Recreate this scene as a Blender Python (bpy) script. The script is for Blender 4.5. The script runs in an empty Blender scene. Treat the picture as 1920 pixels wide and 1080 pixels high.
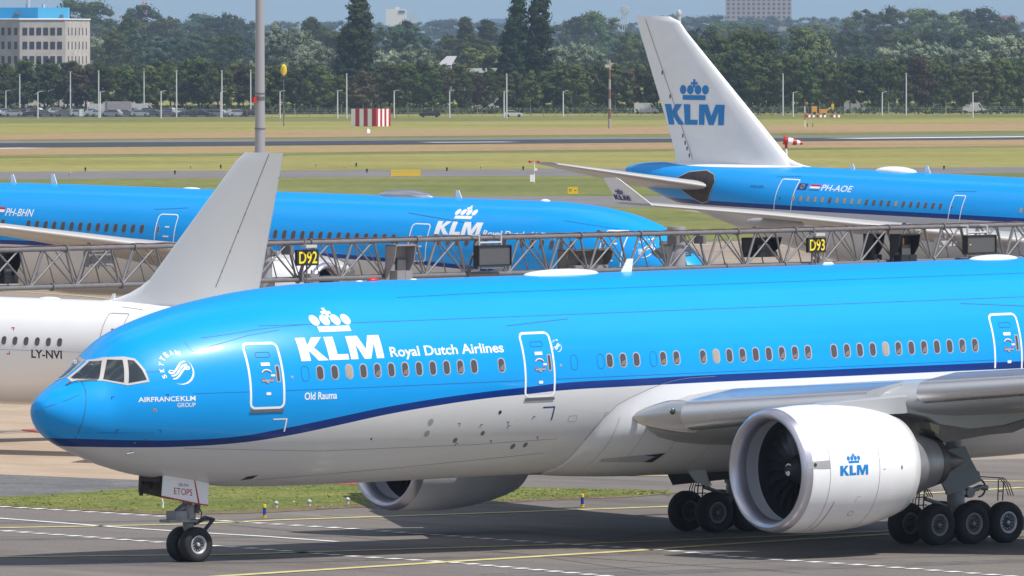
import bpy, bmesh, math, random
from mathutils import Vector, Matrix, Euler
R = math.radians
random.seed(7)
col = bpy.context.scene.collection
scene = bpy.context.scene
PI = math.pi

# ------------------------------------------------------------ camera
CAM = Vector((-180.148, -252.108, 15.704)); YAW = 0.666821; PIT = 0.02353; FPX = 19329.1
cd = bpy.data.cameras.new('camera'); cam = bpy.data.objects.new('camera', cd); col.objects.link(cam)
cam.location = CAM; cam.rotation_euler = (PI/2 - PIT, 0, -YAW)
cd.sensor_width = 36; cd.lens = FPX/1920*36; cd.clip_start = 1; cd.clip_end = 40000
scene.camera = cam
# ------------------------------------------------------------ sky and sun
SUN = Vector((.20, -.525, .827)).normalized()
w = bpy.data.worlds.new('World'); scene.world = w; w.use_nodes = True
nt = w.node_tree; bg = nt.nodes['Background']
sky = nt.nodes.new('ShaderNodeTexSky'); sky.sky_type = 'NISHITA'; sky.sun_disc = False
sky.sun_elevation = math.asin(SUN.z); sky.sun_rotation = math.atan2(SUN.x, SUN.y)
sky.air_density = 1.0; sky.dust_density = 0.45; sky.ozone_density = 3.0
tcs = nt.nodes.new('ShaderNodeTexCoord'); av = nt.nodes.new('ShaderNodeVectorMath'); av.operation = 'ADD'; av.inputs[1].default_value = (0, 0, .11)
nv = nt.nodes.new('ShaderNodeVectorMath'); nv.operation = 'NORMALIZE'; nt.links.new(tcs.outputs['Generated'], av.inputs[0]); nt.links.new(av.outputs[0], nv.inputs[0]); nt.links.new(nv.outputs[0], sky.inputs[0])
# unseen broken white clouds, added to brighten the shaded white fins
cn = nt.nodes.new('ShaderNodeTexNoise'); cn.inputs['Scale'].default_value = 2.2; cn.inputs['Detail'].default_value = 7; cn.inputs['Roughness'].default_value = .55
cm_ = nt.nodes.new('ShaderNodeMapping'); cm_.inputs['Scale'].default_value = (1, 1, 2.4); nt.links.new(tcs.outputs['Generated'], cm_.inputs[0]); nt.links.new(cm_.outputs[0], cn.inputs['Vector'])
c1 = nt.nodes.new('ShaderNodeMapRange'); c1.inputs[1].default_value = .47; c1.inputs[2].default_value = .62; nt.links.new(cn.outputs[0], c1.inputs[0])
sz = nt.nodes.new('ShaderNodeSeparateXYZ'); nt.links.new(tcs.outputs['Generated'], sz.inputs[0])
c2 = nt.nodes.new('ShaderNodeMapRange'); c2.inputs[1].default_value = .05; c2.inputs[2].default_value = .22; nt.links.new(sz.outputs[2], c2.inputs[0])
c3 = nt.nodes.new('ShaderNodeMath'); c3.operation = 'MULTIPLY'; nt.links.new(c1.outputs[0], c3.inputs[0]); nt.links.new(c2.outputs[0], c3.inputs[1])
cx_ = nt.nodes.new('ShaderNodeMix'); cx_.data_type = 'RGBA'; cx_.inputs['B'].default_value = (8.5, 8.6, 8.8, 1)
nt.links.new(c3.outputs[0], cx_.inputs['Factor']); nt.links.new(sky.outputs[0], cx_.inputs['A']); nt.links.new(cx_.outputs['Result'], bg.inputs[0]); bg.inputs[1].default_value = 0.093
sl = bpy.data.lights.new('sun', 'SUN'); sl.energy = 4.0; sl.angle = R(.5); sl.color = (1, .96, .9)
so = bpy.data.objects.new('sun', sl); col.objects.link(so)
so.rotation_euler = SUN.to_track_quat('Z', 'Y').to_euler(); so.location = (0, 0, 80)
scene.view_settings.view_transform = 'Standard'; scene.view_settings.look = 'None'
scene.view_settings.exposure = 0.22; scene.view_settings.gamma = 1
scene.cycles.volume_bounces = 0
scene.cycles.max_bounces = 6; scene.cycles.transparent_max_bounces = 8

FW = Vector((math.sin(YAW)*math.cos(PIT), math.cos(YAW)*math.cos(PIT), -math.sin(PIT)))
RT = Vector((math.cos(YAW), -math.sin(YAW), 0)); UP = RT.cross(FW)
def ray(u, v): return FW + RT*((u-960)/FPX) - UP*((v-540)/FPX)
def gp(u, v, z=0.0):                      # place on the ground seen at a photo pixel
    d = ray(u, v); p = CAM + d*((z-CAM.z)/d.z); p.z = z; return p
def at(u, v, D): return CAM + ray(u, v)*D
def gd(u, D):                              # ground point in photo column u at distance D
    p = CAM + ray(u, 300)*D; p.z = 0; return p
def zat(v, D): return 15.704 - (v-85.1)*D/FPX   # height above ground seen in row v at distance D

# ------------------------------------------------------------ materials
def mat(name, color, rough=.5, metal=0, coat=0, noise=0, nscale=1.0, spec=.5, emit=None, bump=0, stretch=None, rvar=0):
    m = bpy.data.materials.new(name); m.use_nodes = True; t = m.node_tree; p = t.nodes['Principled BSDF']
    p.inputs['Base Color'].default_value = (*color, 1); p.inputs['Roughness'].default_value = rough
    p.inputs['Metallic'].default_value = metal; p.inputs['Coat Weight'].default_value = coat
    p.inputs['Coat Roughness'].default_value = .06
    p.inputs['Specular IOR Level'].default_value = spec
    if noise or bump or rvar:
        tc = t.nodes.new('ShaderNodeTexCoord'); mp = t.nodes.new('ShaderNodeMapping')
        if stretch: mp.inputs['Scale'].default_value = stretch
        t.links.new(tc.outputs['Object'], mp.inputs[0])
        n = t.nodes.new('ShaderNodeTexNoise'); n.inputs['Scale'].default_value = nscale; n.inputs['Detail'].default_value = 6
        t.links.new(mp.outputs[0], n.inputs['Vector'])
        if noise:
            mr = t.nodes.new('ShaderNodeMapRange'); mr.inputs[1].default_value = .3; mr.inputs[2].default_value = .7
            mr.inputs[3].default_value = 1-noise; mr.inputs[4].default_value = 1+noise
            t.links.new(n.outputs[0], mr.inputs[0])
            mx = t.nodes.new('ShaderNodeVectorMath'); mx.operation = 'SCALE'; mx.inputs[0].default_value = color
            t.links.new(mr.outputs[0], mx.inputs['Scale']); t.links.new(mx.outputs[0], p.inputs['Base Color'])
        if bump:
            b = t.nodes.new('ShaderNodeBump'); b.inputs['Strength'].default_value = bump; b.inputs['Distance'].default_value = .02
            t.links.new(n.outputs[0], b.inputs['Height']); t.links.new(b.outputs[0], p.inputs['Normal'])
        if rvar:
            mr = t.nodes.new('ShaderNodeMapRange'); mr.inputs[3].default_value = max(.03, rough-rvar); mr.inputs[4].default_value = rough+rvar
            t.links.new(n.outputs[0], mr.inputs[0]); t.links.new(mr.outputs[0], p.inputs['Roughness'])
    if emit: p.inputs['Emission Color'].default_value = (*emit[0], 1); p.inputs['Emission Strength'].default_value = emit[1]
    return m
def ground_mat(name, stops, s1, s2, rough=.9, stretch=(1, 1, 1), rot=0, fine=.12, fscale=2.0, bump=0):
    # two scales of noise through a colour ramp, plus fine grain
    m = bpy.data.materials.new(name); m.use_nodes = True; t = m.node_tree; p = t.nodes['Principled BSDF']
    p.inputs['Roughness'].default_value = rough; p.inputs['Specular IOR Level'].default_value = .25
    tc = t.nodes.new('ShaderNodeTexCoord'); mp = t.nodes.new('ShaderNodeMapping'); mp.vector_type = 'POINT'
    mp.inputs['Rotation'].default_value = (0, 0, rot); mp.inputs['Scale'].default_value = stretch
    t.links.new(tc.outputs['Object'], mp.inputs[0])
    a = t.nodes.new('ShaderNodeTexNoise'); a.inputs['Scale'].default_value = s1; a.inputs['Detail'].default_value = 5
    b = t.nodes.new('ShaderNodeTexNoise'); b.inputs['Scale'].default_value = s2; b.inputs['Detail'].default_value = 8
    for n in (a, b): t.links.new(mp.outputs[0], n.inputs['Vector'])
    ad = t.nodes.new('ShaderNodeMath'); ad.operation = 'ADD'; t.links.new(a.outputs[0], ad.inputs[0]); t.links.new(b.outputs[0], ad.inputs[1])
    mr = t.nodes.new('ShaderNodeMapRange'); mr.inputs[1].default_value = .7; mr.inputs[2].default_value = 1.3
    t.links.new(ad.outputs[0], mr.inputs[0])
    cr = t.nodes.new('ShaderNodeValToRGB'); e = cr.color_ramp.elements
    e[0].position = stops[0][0]; e[0].color = (*stops[0][1], 1); e[1].position = stops[-1][0]; e[1].color = (*stops[-1][1], 1)
    for q, c in stops[1:-1]:
        k = e.new(q); k.color = (*c, 1)
    t.links.new(mr.outputs[0], cr.inputs[0])
    f = t.nodes.new('ShaderNodeTexNoise'); f.inputs['Scale'].default_value = fscale; f.inputs['Detail'].default_value = 4
    t.links.new(tc.outputs['Object'], f.inputs['Vector'])
    m2 = t.nodes.new('ShaderNodeMapRange'); m2.inputs[1].default_value = .3; m2.inputs[2].default_value = .7
    m2.inputs[3].default_value = 1-fine; m2.inputs[4].default_value = 1+fine; t.links.new(f.outputs[0], m2.inputs[0])
    mx = t.nodes.new('ShaderNodeVectorMath'); mx.operation = 'SCALE'
    t.links.new(cr.outputs[0], mx.inputs[0]); t.links.new(m2.outputs[0], mx.inputs['Scale'])
    t.links.new(mx.outputs[0], p.inputs['Base Color'])
    if bump:
        bb = t.nodes.new('ShaderNodeBump'); bb.inputs['Strength'].default_value = bump; bb.inputs['Distance'].default_value = .1
        t.links.new(f.outputs[0], bb.inputs['Height']); t.links.new(bb.outputs[0], p.inputs['Normal'])
    return m
def livery(name, top_line, low_line, blue, navy, lower):
    # painted in the aircraft's own coordinates: blue above a navy cheat line that sweeps along the body
    m = bpy.data.materials.new(name); m.use_nodes = True; t = m.node_tree; p = t.nodes['Principled BSDF']
    p.inputs['Roughness'].default_value = .36; p.inputs['Specular IOR Level'].default_value = .25; p.inputs['Coat Weight'].default_value = .34; p.inputs['Coat Roughness'].default_value = .10
    tc = t.nodes.new('ShaderNodeTexCoord'); sp = t.nodes.new('ShaderNodeSeparateXYZ'); t.links.new(tc.outputs['Object'], sp.inputs[0])
    nx = t.nodes.new('ShaderNodeMapRange'); nx.inputs[1].default_value = 0; nx.inputs[2].default_value = 24; t.links.new(sp.outputs[0], nx.inputs[0])
    def line(pts):
        fc = t.nodes.new('ShaderNodeFloatCurve'); c = fc.mapping.curves[0]; fc.mapping.use_clip = True
        q = [(x/24, (z+2.5)/5) for x, z in pts if x <= 24]
        c.points[0].location = q[0]; c.points[1].location = q[-1]
        for a in q[1:-1]: c.points.new(*a)
        fc.mapping.update(); t.links.new(nx.outputs[0], fc.inputs['Value'])
        s = t.nodes.new('ShaderNodeMath'); s.operation = 'MULTIPLY_ADD'; s.inputs[1].default_value = 5; s.inputs[2].default_value = -2.5
        t.links.new(fc.outputs[0], s.inputs[0])
        g = t.nodes.new('ShaderNodeMath'); g.operation = 'GREATER_THAN'; t.links.new(sp.outputs[2], g.inputs[0]); t.links.new(s.outputs[0], g.inputs[1])
        return g
    n = t.nodes.new('ShaderNodeTexNoise'); n.inputs['Scale'].default_value = .6; n.inputs['Detail'].default_value = 5
    mp = t.nodes.new('ShaderNodeMapping'); mp.inputs['Scale'].default_value = (.5, 2, 2); t.links.new(tc.outputs['Object'], mp.inputs[0]); t.links.new(mp.outputs[0], n.inputs['Vector'])
    m1 = t.nodes.new('ShaderNodeMix'); m1.data_type = 'RGBA'; m1.inputs['A'].default_value = (*lower, 1); m1.inputs['B'].default_value = (*navy, 1)
    m2 = t.nodes.new('ShaderNodeMix'); m2.data_type = 'RGBA'; m2.inputs['B'].default_value = (*blue, 1)
    t.links.new(line(low_line).outputs[0], m1.inputs['Factor']); t.links.new(m1.outputs['Result'], m2.inputs['A'])
    t.links.new(line(top_line).outputs[0], m2.inputs['Factor'])
    dv = t.nodes.new('ShaderNodeMapRange'); dv.inputs[3].default_value = .93; dv.inputs[4].default_value = 1.05
    t.links.new(n.outputs[0], dv.inputs[0])
    sc = t.nodes.new('ShaderNodeVectorMath'); sc.operation = 'SCALE'; t.links.new(m2.outputs['Result'], sc.inputs[0]); t.links.new(dv.outputs[0], sc.inputs['Scale'])
    t.links.new(sc.outputs[0], p.inputs['Base Color'])
    # skin panels: very slight waviness of the metal between frames
    b = t.nodes.new('ShaderNodeBump'); b.inputs['Strength'].default_value = .05; b.inputs['Distance'].default_value = .05
    n2 = t.nodes.new('ShaderNodeTexNoise'); n2.inputs['Scale'].default_value = 1.1; n2.inputs['Detail'].default_value = 2
    t.links.new(mp.outputs[0], n2.inputs['Vector']); t.links.new(n2.outputs[0], b.inputs['Height']); t.links.new(b.outputs[0], p.inputs['Normal'])
    t.links.new(b.outputs[0], p.inputs['Coat Normal'])
    return m
BLUE = (0.0, .335, .84); NAVY = (0.0, .030, .21)
M = dict(
 white=mat('white_paint', (.88, .88, .885), .35, coat=.4, noise=.03, nscale=1.5),
 decal=mat('white_lettering', (.85, .86, .88), .4), navy=mat('navy_paint', NAVY, .4, coat=.4), blue=mat('blue_paint', (.0, .2, .55), .4, coat=.3),
 red=mat('red_paint', (.5, .02, .02), .45), black=mat('black_paint', (.012, .012, .014), .5), line=mat('panel_gap', (.02, .06, .12), .6),
 gline=mat('grey_panel_gap', (.22, .22, .23), .6), pane=mat('window_glass', (.085, .075, .08), .14, coat=.4), painted_glint=mat('painted_window_glint', (.19, .18, .19), .4), shade=mat('window_shade', (.37, .33, .27), .5),
 rim=mat('window_rim', (.5, .47, .45), .35, metal=.2), sill=mat('door_sill_metal', (.18, .18, .19), .5, metal=.4),
 lip=mat('bare_lip_metal', (.58, .57, .63), .34, metal=.85, rvar=.08, nscale=3), slat=mat('slat_metal', (.62, .62, .64), .30, metal=.85, rvar=.08, nscale=2, stretch=(1, .4, 3)),
 wing=mat('wing_grey', (.37, .385, .405), .4, coat=.3, noise=.05, nscale=.8), duct=mat('inlet_liner', (.42, .43, .48), .5, noise=.04, nscale=2),
 fan=mat('fan_blade', (.055, .057, .068), .3, metal=.7), dark=mat('dark_bay', (.03, .028, .027), .7, noise=.3, nscale=4),
 hot=mat('exhaust_metal', (.42, .41, .43), .42, metal=.7, noise=.12, nscale=2), hotd=mat('dark_exhaust_metal', (.15, .13, .14), .4, metal=.8, noise=.1, nscale=3),
 tyre=mat('tyre_rubber', (.014, .014, .016), .75, noise=.2, nscale=5), rimm=mat('wheel_rim', (.52, .52, .54), .4, metal=.4), hub=mat('wheel_hub', (.09, .09, .10), .5, metal=.5),
 strut=mat('gear_strut', (.26, .26, .27), .42, metal=.3, noise=.15, nscale=5), gdoor=mat('gear_door_grey', (.24, .26, .28), .5, noise=.06, nscale=2),
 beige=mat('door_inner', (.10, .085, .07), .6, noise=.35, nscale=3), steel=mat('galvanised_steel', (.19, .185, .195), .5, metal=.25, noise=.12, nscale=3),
 steelr=mat('rusty_cable', (.10, .05, .04), .8, noise=.3, nscale=4), grey=mat('grey_box', (.26, .25, .26), .5, noise=.08, nscale=2), ltgrey=mat('light_grey_box', (.5, .5, .52), .5),
 screen=mat('led_screen', (.09, .09, .10), .35, noise=.05, nscale=20), ylet=mat('yellow_lettering', (.9, .72, .02), .5), yel=mat('yellow_paint', (.82, .55, .01), .5),
 yline=mat('yellow_marking', (.60, .52, .22), .8, noise=.2, nscale=2), wline=mat('white_marking', (.76, .76, .76), .8, noise=.2, nscale=2),
 mast=mat('mast_grey', (.36, .36, .39), .45, metal=.2), pole=mat('pole_white', (.62, .62, .62), .5), blackbox=mat('black_housing', (.014, .016, .022), .6),
 vortex=mat('grey_hinge', (.35, .35, .36), .5), glassd=mat('cockpit_glass', (.035, .045, .05), .04, coat=1.0), bluep=mat('marker_blue', (.01, .05, .35), .5),
 far=mat('concrete_wall', (.54, .485, .44), .8, noise=.15, nscale=.3), farwin=mat('office_glass', (.05, .06, .08), .2), roofb=mat('blue_cladding', (.0, .27, .60), .5),
 roofc=mat('light_blue_cladding', (.08, .50, .85), .5), whitew=mat('white_wall', (.68, .68, .66), .7), orange=mat('orange_paint', (.8, .25, .02), .5),
 tan=mat('tan_paint', (.45, .35, .2), .6), stripe=mat('red_marking', (.50, .06, .06), .8), rubber=mat('seal', (.05, .05, .05), .8),
)

# ------------------------------------------------------------ object helpers
def tag(o, label=None, cat=None, group=None, kind=None):
    if label: o['label'] = label
    if cat: o['category'] = cat
    if group: o['group'] = group
    if kind: o['kind'] = kind
    return o
def empty(name, loc=(0, 0, 0), rot=(0, 0, 0), **k):
    o = bpy.data.objects.new(name, None); col.objects.link(o); o.location = loc; o.rotation_euler = rot; return tag(o, **k)
class MB:
    def __init__(s): s.v = []; s.f = []; s.m = []; s.s = []
    def add(s, vs, fs, m=0, sm=False):
        o = len(s.v); s.v += [tuple(q) for q in vs]
        for f in fs: s.f.append([i+o for i in f]); s.m.append(m); s.s.append(sm)
        return s
    def box(s, c, d, m=0, rot=None):
        x, y, z = [a/2 for a in d]; P = [Vector((i*x, j*y, k*z)) for i in (-1, 1) for j in (-1, 1) for k in (-1, 1)]
        if rot is not None: P = [rot @ p for p in P]
        P = [p+Vector(c) for p in P]
        return s.add(P, [(0, 1, 3, 2), (4, 6, 7, 5), (0, 4, 5, 1), (2, 3, 7, 6), (0, 2, 6, 4), (1, 5, 7, 3)], m)
    def tube(s, a, b, r, r2=None, n=8, m=0, cap=True):
        a = Vector(a); b = Vector(b); r2 = r if r2 is None else r2; d = (b-a).normalized()
        u = d.orthogonal().normalized(); w_ = d.cross(u)
        P = [a+(u*math.cos(t)+w_*math.sin(t))*r for t in [2*PI*i/n for i in range(n)]]+[b+(u*math.cos(t)+w_*math.sin(t))*r2 for t in [2*PI*i/n for i in range(n)]]
        s.add(P, [(i, (i+1) % n, n+(i+1) % n, n+i) for i in range(n)], m, True)
        if cap: s.add(P, [tuple(range(n-1, -1, -1)), tuple(range(n, 2*n))], m)
        return s
    def path(s, pts, r, n=6, m=0):
        for a, b in zip(pts, pts[1:]): s.tube(a, b, r, n=n, m=m)
        return s
    def lathe(s, prof, o, ax, n=32, m=0, up=None, sm=True, flip=False):
        # prof: (distance along ax, radius[, material])
        o = Vector(o); ax = Vector(ax).normalized(); u = Vector(up).normalized() if up else ax.orthogonal().normalized(); w_ = ax.cross(u)
        P = []
        for q in prof:
            for i in range(n):
                t = 2*PI*i/n; P.append(o+ax*q[0]+(u*math.cos(t)+w_*math.sin(t))*q[1])
        for k in range(len(prof)-1):
            mm = prof[k][2] if len(prof[k]) > 2 else m
            F = []
            for i in range(n):
                j = (i+1) % n; f = (k*n+i, k*n+j, (k+1)*n+j, (k+1)*n+i); F.append(f[::-1] if flip else f)
            base = len(s.v) if k == 0 else base0
            if k == 0:
                base0 = len(s.v); s.v += [tuple(p) for p in P]
            for f in F: s.f.append([i+base0 for i in f]); s.m.append(mm); s.s.append(sm)
        return s
    def prism(s, poly, f, t, m=0):
        # poly in 2d, f maps (a,b,h) to 3d, h 0..t
        n = len(poly); P = [f(a, b, 0) for a, b in poly]+[f(a, b, t) for a, b in poly]
        return s.add(P, [tuple(range(n-1, -1, -1)), tuple(range(n, 2*n))]+[(i, (i+1) % n, n+(i+1) % n, n+i) for i in range(n)], m)
    def blob(s, c, r, m=0, n=10, k=6, rot=None):
        P = []
        for j in range(k+1):
            a = PI*j/k
            for i in range(n):
                b = 2*PI*i/n; q = Vector((r[0]*math.sin(a)*math.cos(b), r[1]*math.sin(a)*math.sin(b), r[2]*math.cos(a)))
                if rot is not None: q = rot @ q
                P.append(q+Vector(c))
        return s.add(P, [(j*n+i, j*n+(i+1) % n, (j+1)*n+(i+1) % n, (j+1)*n+i) for j in range(k) for i in range(n)], m, True)
    def mesh(s, name):
        me = bpy.data.meshes.new(name); me.from_pydata(s.v, [], s.f); me.polygons.foreach_set('material_index', s.m); me.polygons.foreach_set('use_smooth', s.s); me.update(); return me
    def build(s, name, mats, parent=None, loc=(0, 0, 0), fix=True, **k):
        me = s.mesh(name)
        if fix:
            b = bmesh.new(); b.from_mesh(me); bmesh.ops.recalc_face_normals(b, faces=b.faces); b.to_mesh(me); b.free()
        return link(name, me, mats, parent, loc, **k)
def link(name, me, mats, parent=None, loc=(0, 0, 0), **k):
    if not isinstance(mats, (list, tuple)): mats = [mats]
    for m in mats: me.materials.append(m)
    o = bpy.data.objects.new(name, me); col.objects.link(o); o.location = loc
    if parent: o.parent = parent
    return tag(o, **k)
def kids(o): return [c for c in bpy.data.objects if c.parent == o]
def copy_tree(o, parent=None, _map=None):
    if _map is None:
        _map = {}
        for c in bpy.data.objects:
            if c.parent: _map.setdefault(c.parent, []).append(c)
    c = o.copy(); col.objects.link(c)
    if parent: c.parent = parent
    for ch in _map.get(o, []): copy_tree(ch, c, _map)
    return c
def pchip(xs, ys):
    n = len(xs); h = [xs[i+1]-xs[i] for i in range(n-1)]; d = [(ys[i+1]-ys[i])/h[i] for i in range(n-1)]; m = [0]*n
    for i in range(1, n-1):
        if d[i-1]*d[i] > 0:
            a = 2*h[i]+h[i-1]; b = h[i]+2*h[i-1]; m[i] = (a+b)/(a/d[i-1]+b/d[i])
    m[0] = d[0]; m[-1] = d[-1]
    def f(x):
        x = min(max(x, xs[0]), xs[-1]); i = 0
        while i < n-2 and x > xs[i+1]: i += 1
        t = (x-xs[i])/h[i]
        return (1+2*t)*(1-t)**2*ys[i]+t*(1-t)**2*h[i]*m[i]+t*t*(3-2*t)*ys[i+1]+t*t*(t-1)*h[i]*m[i+1]
    return f
# ------------------------------------------------------------ lettering
_tc = {}
def text_polys(s, bold=0.0):
    key = (s, bold)
    if key in _tc: return _tc[key]
    cu = bpy.data.curves.new('t', 'FONT'); cu.body = s; cu.offset = bold; cu.resolution_u = 4; cu.size = 1
    o = bpy.data.objects.new('t', cu); col.objects.link(o); dg = bpy.context.evaluated_depsgraph_get(); dg.update()
    me = o.evaluated_get(dg).to_mesh()
    P = [[(me.vertices[i].co.x, me.vertices[i].co.y) for i in p.vertices] for p in me.polygons]
    o.evaluated_get(dg).to_mesh_clear(); bpy.data.objects.remove(o); bpy.data.curves.remove(cu)
    xs = [a for p in P for a, _ in p]; ys = [b for p in P for _, b in p]
    P = [[((a-min(xs))/(max(xs)-min(xs)), (b-min(ys))/(max(ys)-min(ys))) for a, b in p] for p in P]
    _tc[key] = P; return P
def fit(P, x0, x1, y0, y1): return [[(x0+a*(x1-x0), y0+b*(y1-y0)) for a, b in p] for p in P]
KLM = [[(0, 0), (.11, 0), (.11, .45), (.2, 0), (.32, 0), (.18, .56), (.3, 1), (.185, 1), (.11, .66), (.11, 1), (0, 1)],
       [(.33, 0), (.565, 0), (.565, .24), (.437, .24), (.437, 1), (.33, 1)],
       [(.59, 0), (.68, 0), (.68, .66), (.755, 0), (.835, 0), (.908, .66), (.908, 0), (1, 0), (1, 1), (.86, 1), (.795, .42), (.73, 1), (.59, 1)]]
def ell(cx, cy, rx, ry, n=20): return [(cx+rx*math.cos(2*PI*i/n), cy+ry*math.sin(2*PI*i/n)) for i in range(n)]
def logo(crown=True):
    P = [list(p) for p in KLM]
    if crown:
        P.append([(.31, 1.22), (.69, 1.22), (.69, 1.45), (.31, 1.45)])
        for cx in (.315, .437, .563, .685): P.append(ell(cx, 1.72, .053, .225))
        a, b, cy = .017, .055, 2.03
        P.append([(.5-a, cy-.2), (.5+a, cy-.2), (.5+a, cy-.06), (.5+b, cy-.06), (.5+b, cy+.06), (.5+a, cy+.06), (.5+a, cy+.2), (.5-a, cy+.2), (.5-a, cy+.06), (.5-b, cy+.06), (.5-b, cy-.06), (.5-a, cy-.06)])
    return P
def ribbon2(pts, wd, closed=False):
    # quads following a 2d polyline
    n = len(pts); out = []; L = []; Rr = []
    for i in range(n):
        if closed: a = pts[(i-1) % n]; b = pts[(i+1) % n]
        else: a = pts[max(i-1, 0)]; b = pts[min(i+1, n-1)]
        dx, dy = b[0]-a[0], b[1]-a[1]; l = math.hypot(dx, dy) or 1; ww = wd[i] if isinstance(wd, list) else wd
        L.append((pts[i][0]-dy/l*ww/2, pts[i][1]+dx/l*ww/2)); Rr.append((pts[i][0]+dy/l*ww/2, pts[i][1]-dx/l*ww/2))
    for i in range(n if closed else n-1):
        j = (i+1) % n; out.append([L[i], L[j], Rr[j], Rr[i]])
    return out
def rrect(x0, x1, y0, y1, r, n=5):
    P = []
    for cx, cy, a0 in ((x1-r, y1-r, 0), (x0+r, y1-r, 90), (x0+r, y0+r, 180), (x1-r, y0+r, 270)):
        for i in range(n+1): t = R(a0+90*i/n); P.append((cx+r*math.cos(t), cy+r*math.sin(t)))
    return P
def skyteam(cx, cy, r):
    P = []
    arc = [(cx+r*math.cos(R(a)), cy+r*math.sin(R(a))) for a in range(-112, 46, 8)]
    P += ribbon2(arc, [max(.012, .085*math.sin(PI*i/(len(arc)-1)))*r*1.6 for i in range(len(arc))])
    for k in (-1, 0, 1):
        q = []
        for i in range(13):
            t = i/12*2-1; q.append((cx+t*r*.66+k*.07*r, cy-k*.21*r+t*r*.20+r*.24*math.sin(t*PI*.72)))
        P += ribbon2(q, [r*.135*(.45+.55*math.cos((i/12*2-1)*PI*.42)) for i in range(13)])
    for sg, ky in ((-1, -.12), (1, .16)):
        q = [(cx+sg*r*.58+r*.20*math.cos(R(a)), cy+ky*r+r*.12*math.sin(R(a))) for a in range(0, 360, 30)]
        P += ribbon2(q, r*.075, True)
    for i, ch in enumerate('SKYTEAM'):
        a = R(200-i*20.5); s_ = r*.29
        for p in text_polys(ch, .035):
            o = []
            for x, y in p:
                x = (x-.5)*s_*(1.2 if ch == 'M' else .9); y = (y-.5)*s_*1.15+r*1.24
                th = a-PI/2; o.append((cx+x*math.cos(th)-y*math.sin(th), cy+x*math.sin(th)+y*math.cos(th)))
            P.append(o)
    return P

# ------------------------------------------------------------ aircraft body
class Body:
    def __init__(s, X, T, B, W, sg):
        s.X = X; s.T = pchip(X, T); s.B = pchip(X, B); s.W = pchip(X, W); s.sg = sg
    def y(s, x, z):
        t, b, w_ = s.T(x), s.B(x), s.W(x); m = (t+b)/2; h = (t-b)/2+1e-6
        return w_*math.sqrt(max(0, 1-((z-m)/h)**2))
    def pt(s, x, z, off=0):
        e = .02; y = s.y(x, z); dx = (s.y(x+e, z)-s.y(x-e, z))/(2*e); dz = (s.y(x, z+e)-s.y(x, z-e))/(2*e)
        n = Vector((-dx, 1, -dz)).normalized(); p = Vector((x, y, z))+n*off; p.y *= s.sg; return p
    def mesh(s, n=72, step=.5):
        xs = []; x = s.X[0]
        while x < s.X[-1]:
            xs.append(x); x += .02 if x < .1 else .05 if x < .4 else .12 if x < 2 else .25 if x < 12 else step
        xs.append(s.X[-1]); mb = MB(); P = []
        for x in xs:
            t, b, w_ = s.T(x), s.B(x), s.W(x); m = (t+b)/2; h = (t-b)/2
            for i in range(n): a = 2*PI*i/n; P.append((x, w_*math.cos(a), m+h*math.sin(a)))
        K = len(xs); mb.add(P, [(k*n+i, k*n+(i+1) % n, (k+1)*n+(i+1) % n, (k+1)*n+i) for k in range(K-1) for i in range(n)], 0, True)
        mb.add([P[i] for i in range(n)], [tuple(range(n))], 0); mb.add([P[(K-1)*n+i] for i in range(n)], [tuple(range(n))], 0)
        return mb
    def decal(s, name, polys, m, parent, off=.006, loc=(0, 0, 0), mats=None, dz=.16, dx=.4, both=False, thick=0):
        b = bmesh.new()
        items = polys if isinstance(polys[0], tuple) and isinstance(polys[0][1], int) else [(p, 0) for p in polys]
        for p, mi in items:
            vs = [b.verts.new((a, 0, c)) for a, c in p]
            try: f = b.faces.new(vs); f.material_index = mi
            except ValueError: pass
        b.normal_update()
        if any(len(f.verts) > 4 for f in b.faces): bmesh.ops.triangulate(b, faces=[f for f in b.faces if len(f.verts) > 4])
        xs = [v.co.x for v in b.verts]; zs = [v.co.z for v in b.verts]
        z = math.floor(min(zs)/dz)*dz+dz
        while z < max(zs):
            bmesh.ops.bisect_plane(b, geom=b.verts[:]+b.edges[:]+b.faces[:], plane_co=(0, 0, z), plane_no=(0, 0, 1)); z += dz
        x = math.floor(min(xs)/dx)*dx+dx
        while x < max(xs):
            bmesh.ops.bisect_plane(b, geom=b.verts[:]+b.edges[:]+b.faces[:], plane_co=(x, 0, 0), plane_no=(1, 0, 0)); x += dx
        for v in b.verts: v.co = s.pt(v.co.x, v.co.z, off)
        for f in b.faces:
            f.smooth = True; f.normal_update()
            if f.normal.y*s.sg < 0: f.normal_flip()
        me = bpy.data.meshes.new(name); b.to_mesh(me); b.free()
        return link(name, me, m if mats is None else mats, parent, loc)
def windows(body, xs, zc, w_, h, root, loc, shades=(), lw=.035, rimm=None, glint=False):
    for i, x in enumerate(xs):
        zz = zc(x) if callable(zc) else zc
        f = body.decal('window', [rrect(x-w_/2, x+w_/2, zz-h/2, zz+h/2, w_/2*.96, 4)], rimm or M['rim'], root, .005, loc)
        dx = -.18*lw*body.sg*-1
        bl = random.Random(int(x*97)).random(); pn = body.decal('pane', [rrect(x-w_/2+lw*.8, x+w_/2-lw*1.25, zz-h/2+lw, zz+h/2-lw, w_/2*.7, 4)], M['shade'] if i in shades else M['pane'], f, .012)
        if glint and bl < .4 and i not in shades: q_ = bl/.4; body.decal('painted_glint', [[(x-w_/2+lw*1.1, zz-h/2+lw*2.2), (x+w_/2-lw*1.9, zz-h/2+lw*2.2), (x+w_/2-lw*1.7, zz-h*.05+h*.2*q_), (x-w_/2+lw*(1.2+2*q_), zz-h*.18+h*.12*q_)]], M['painted_glint'], f, .015)  # lighter reflection painted over the lower part of some panes
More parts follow.
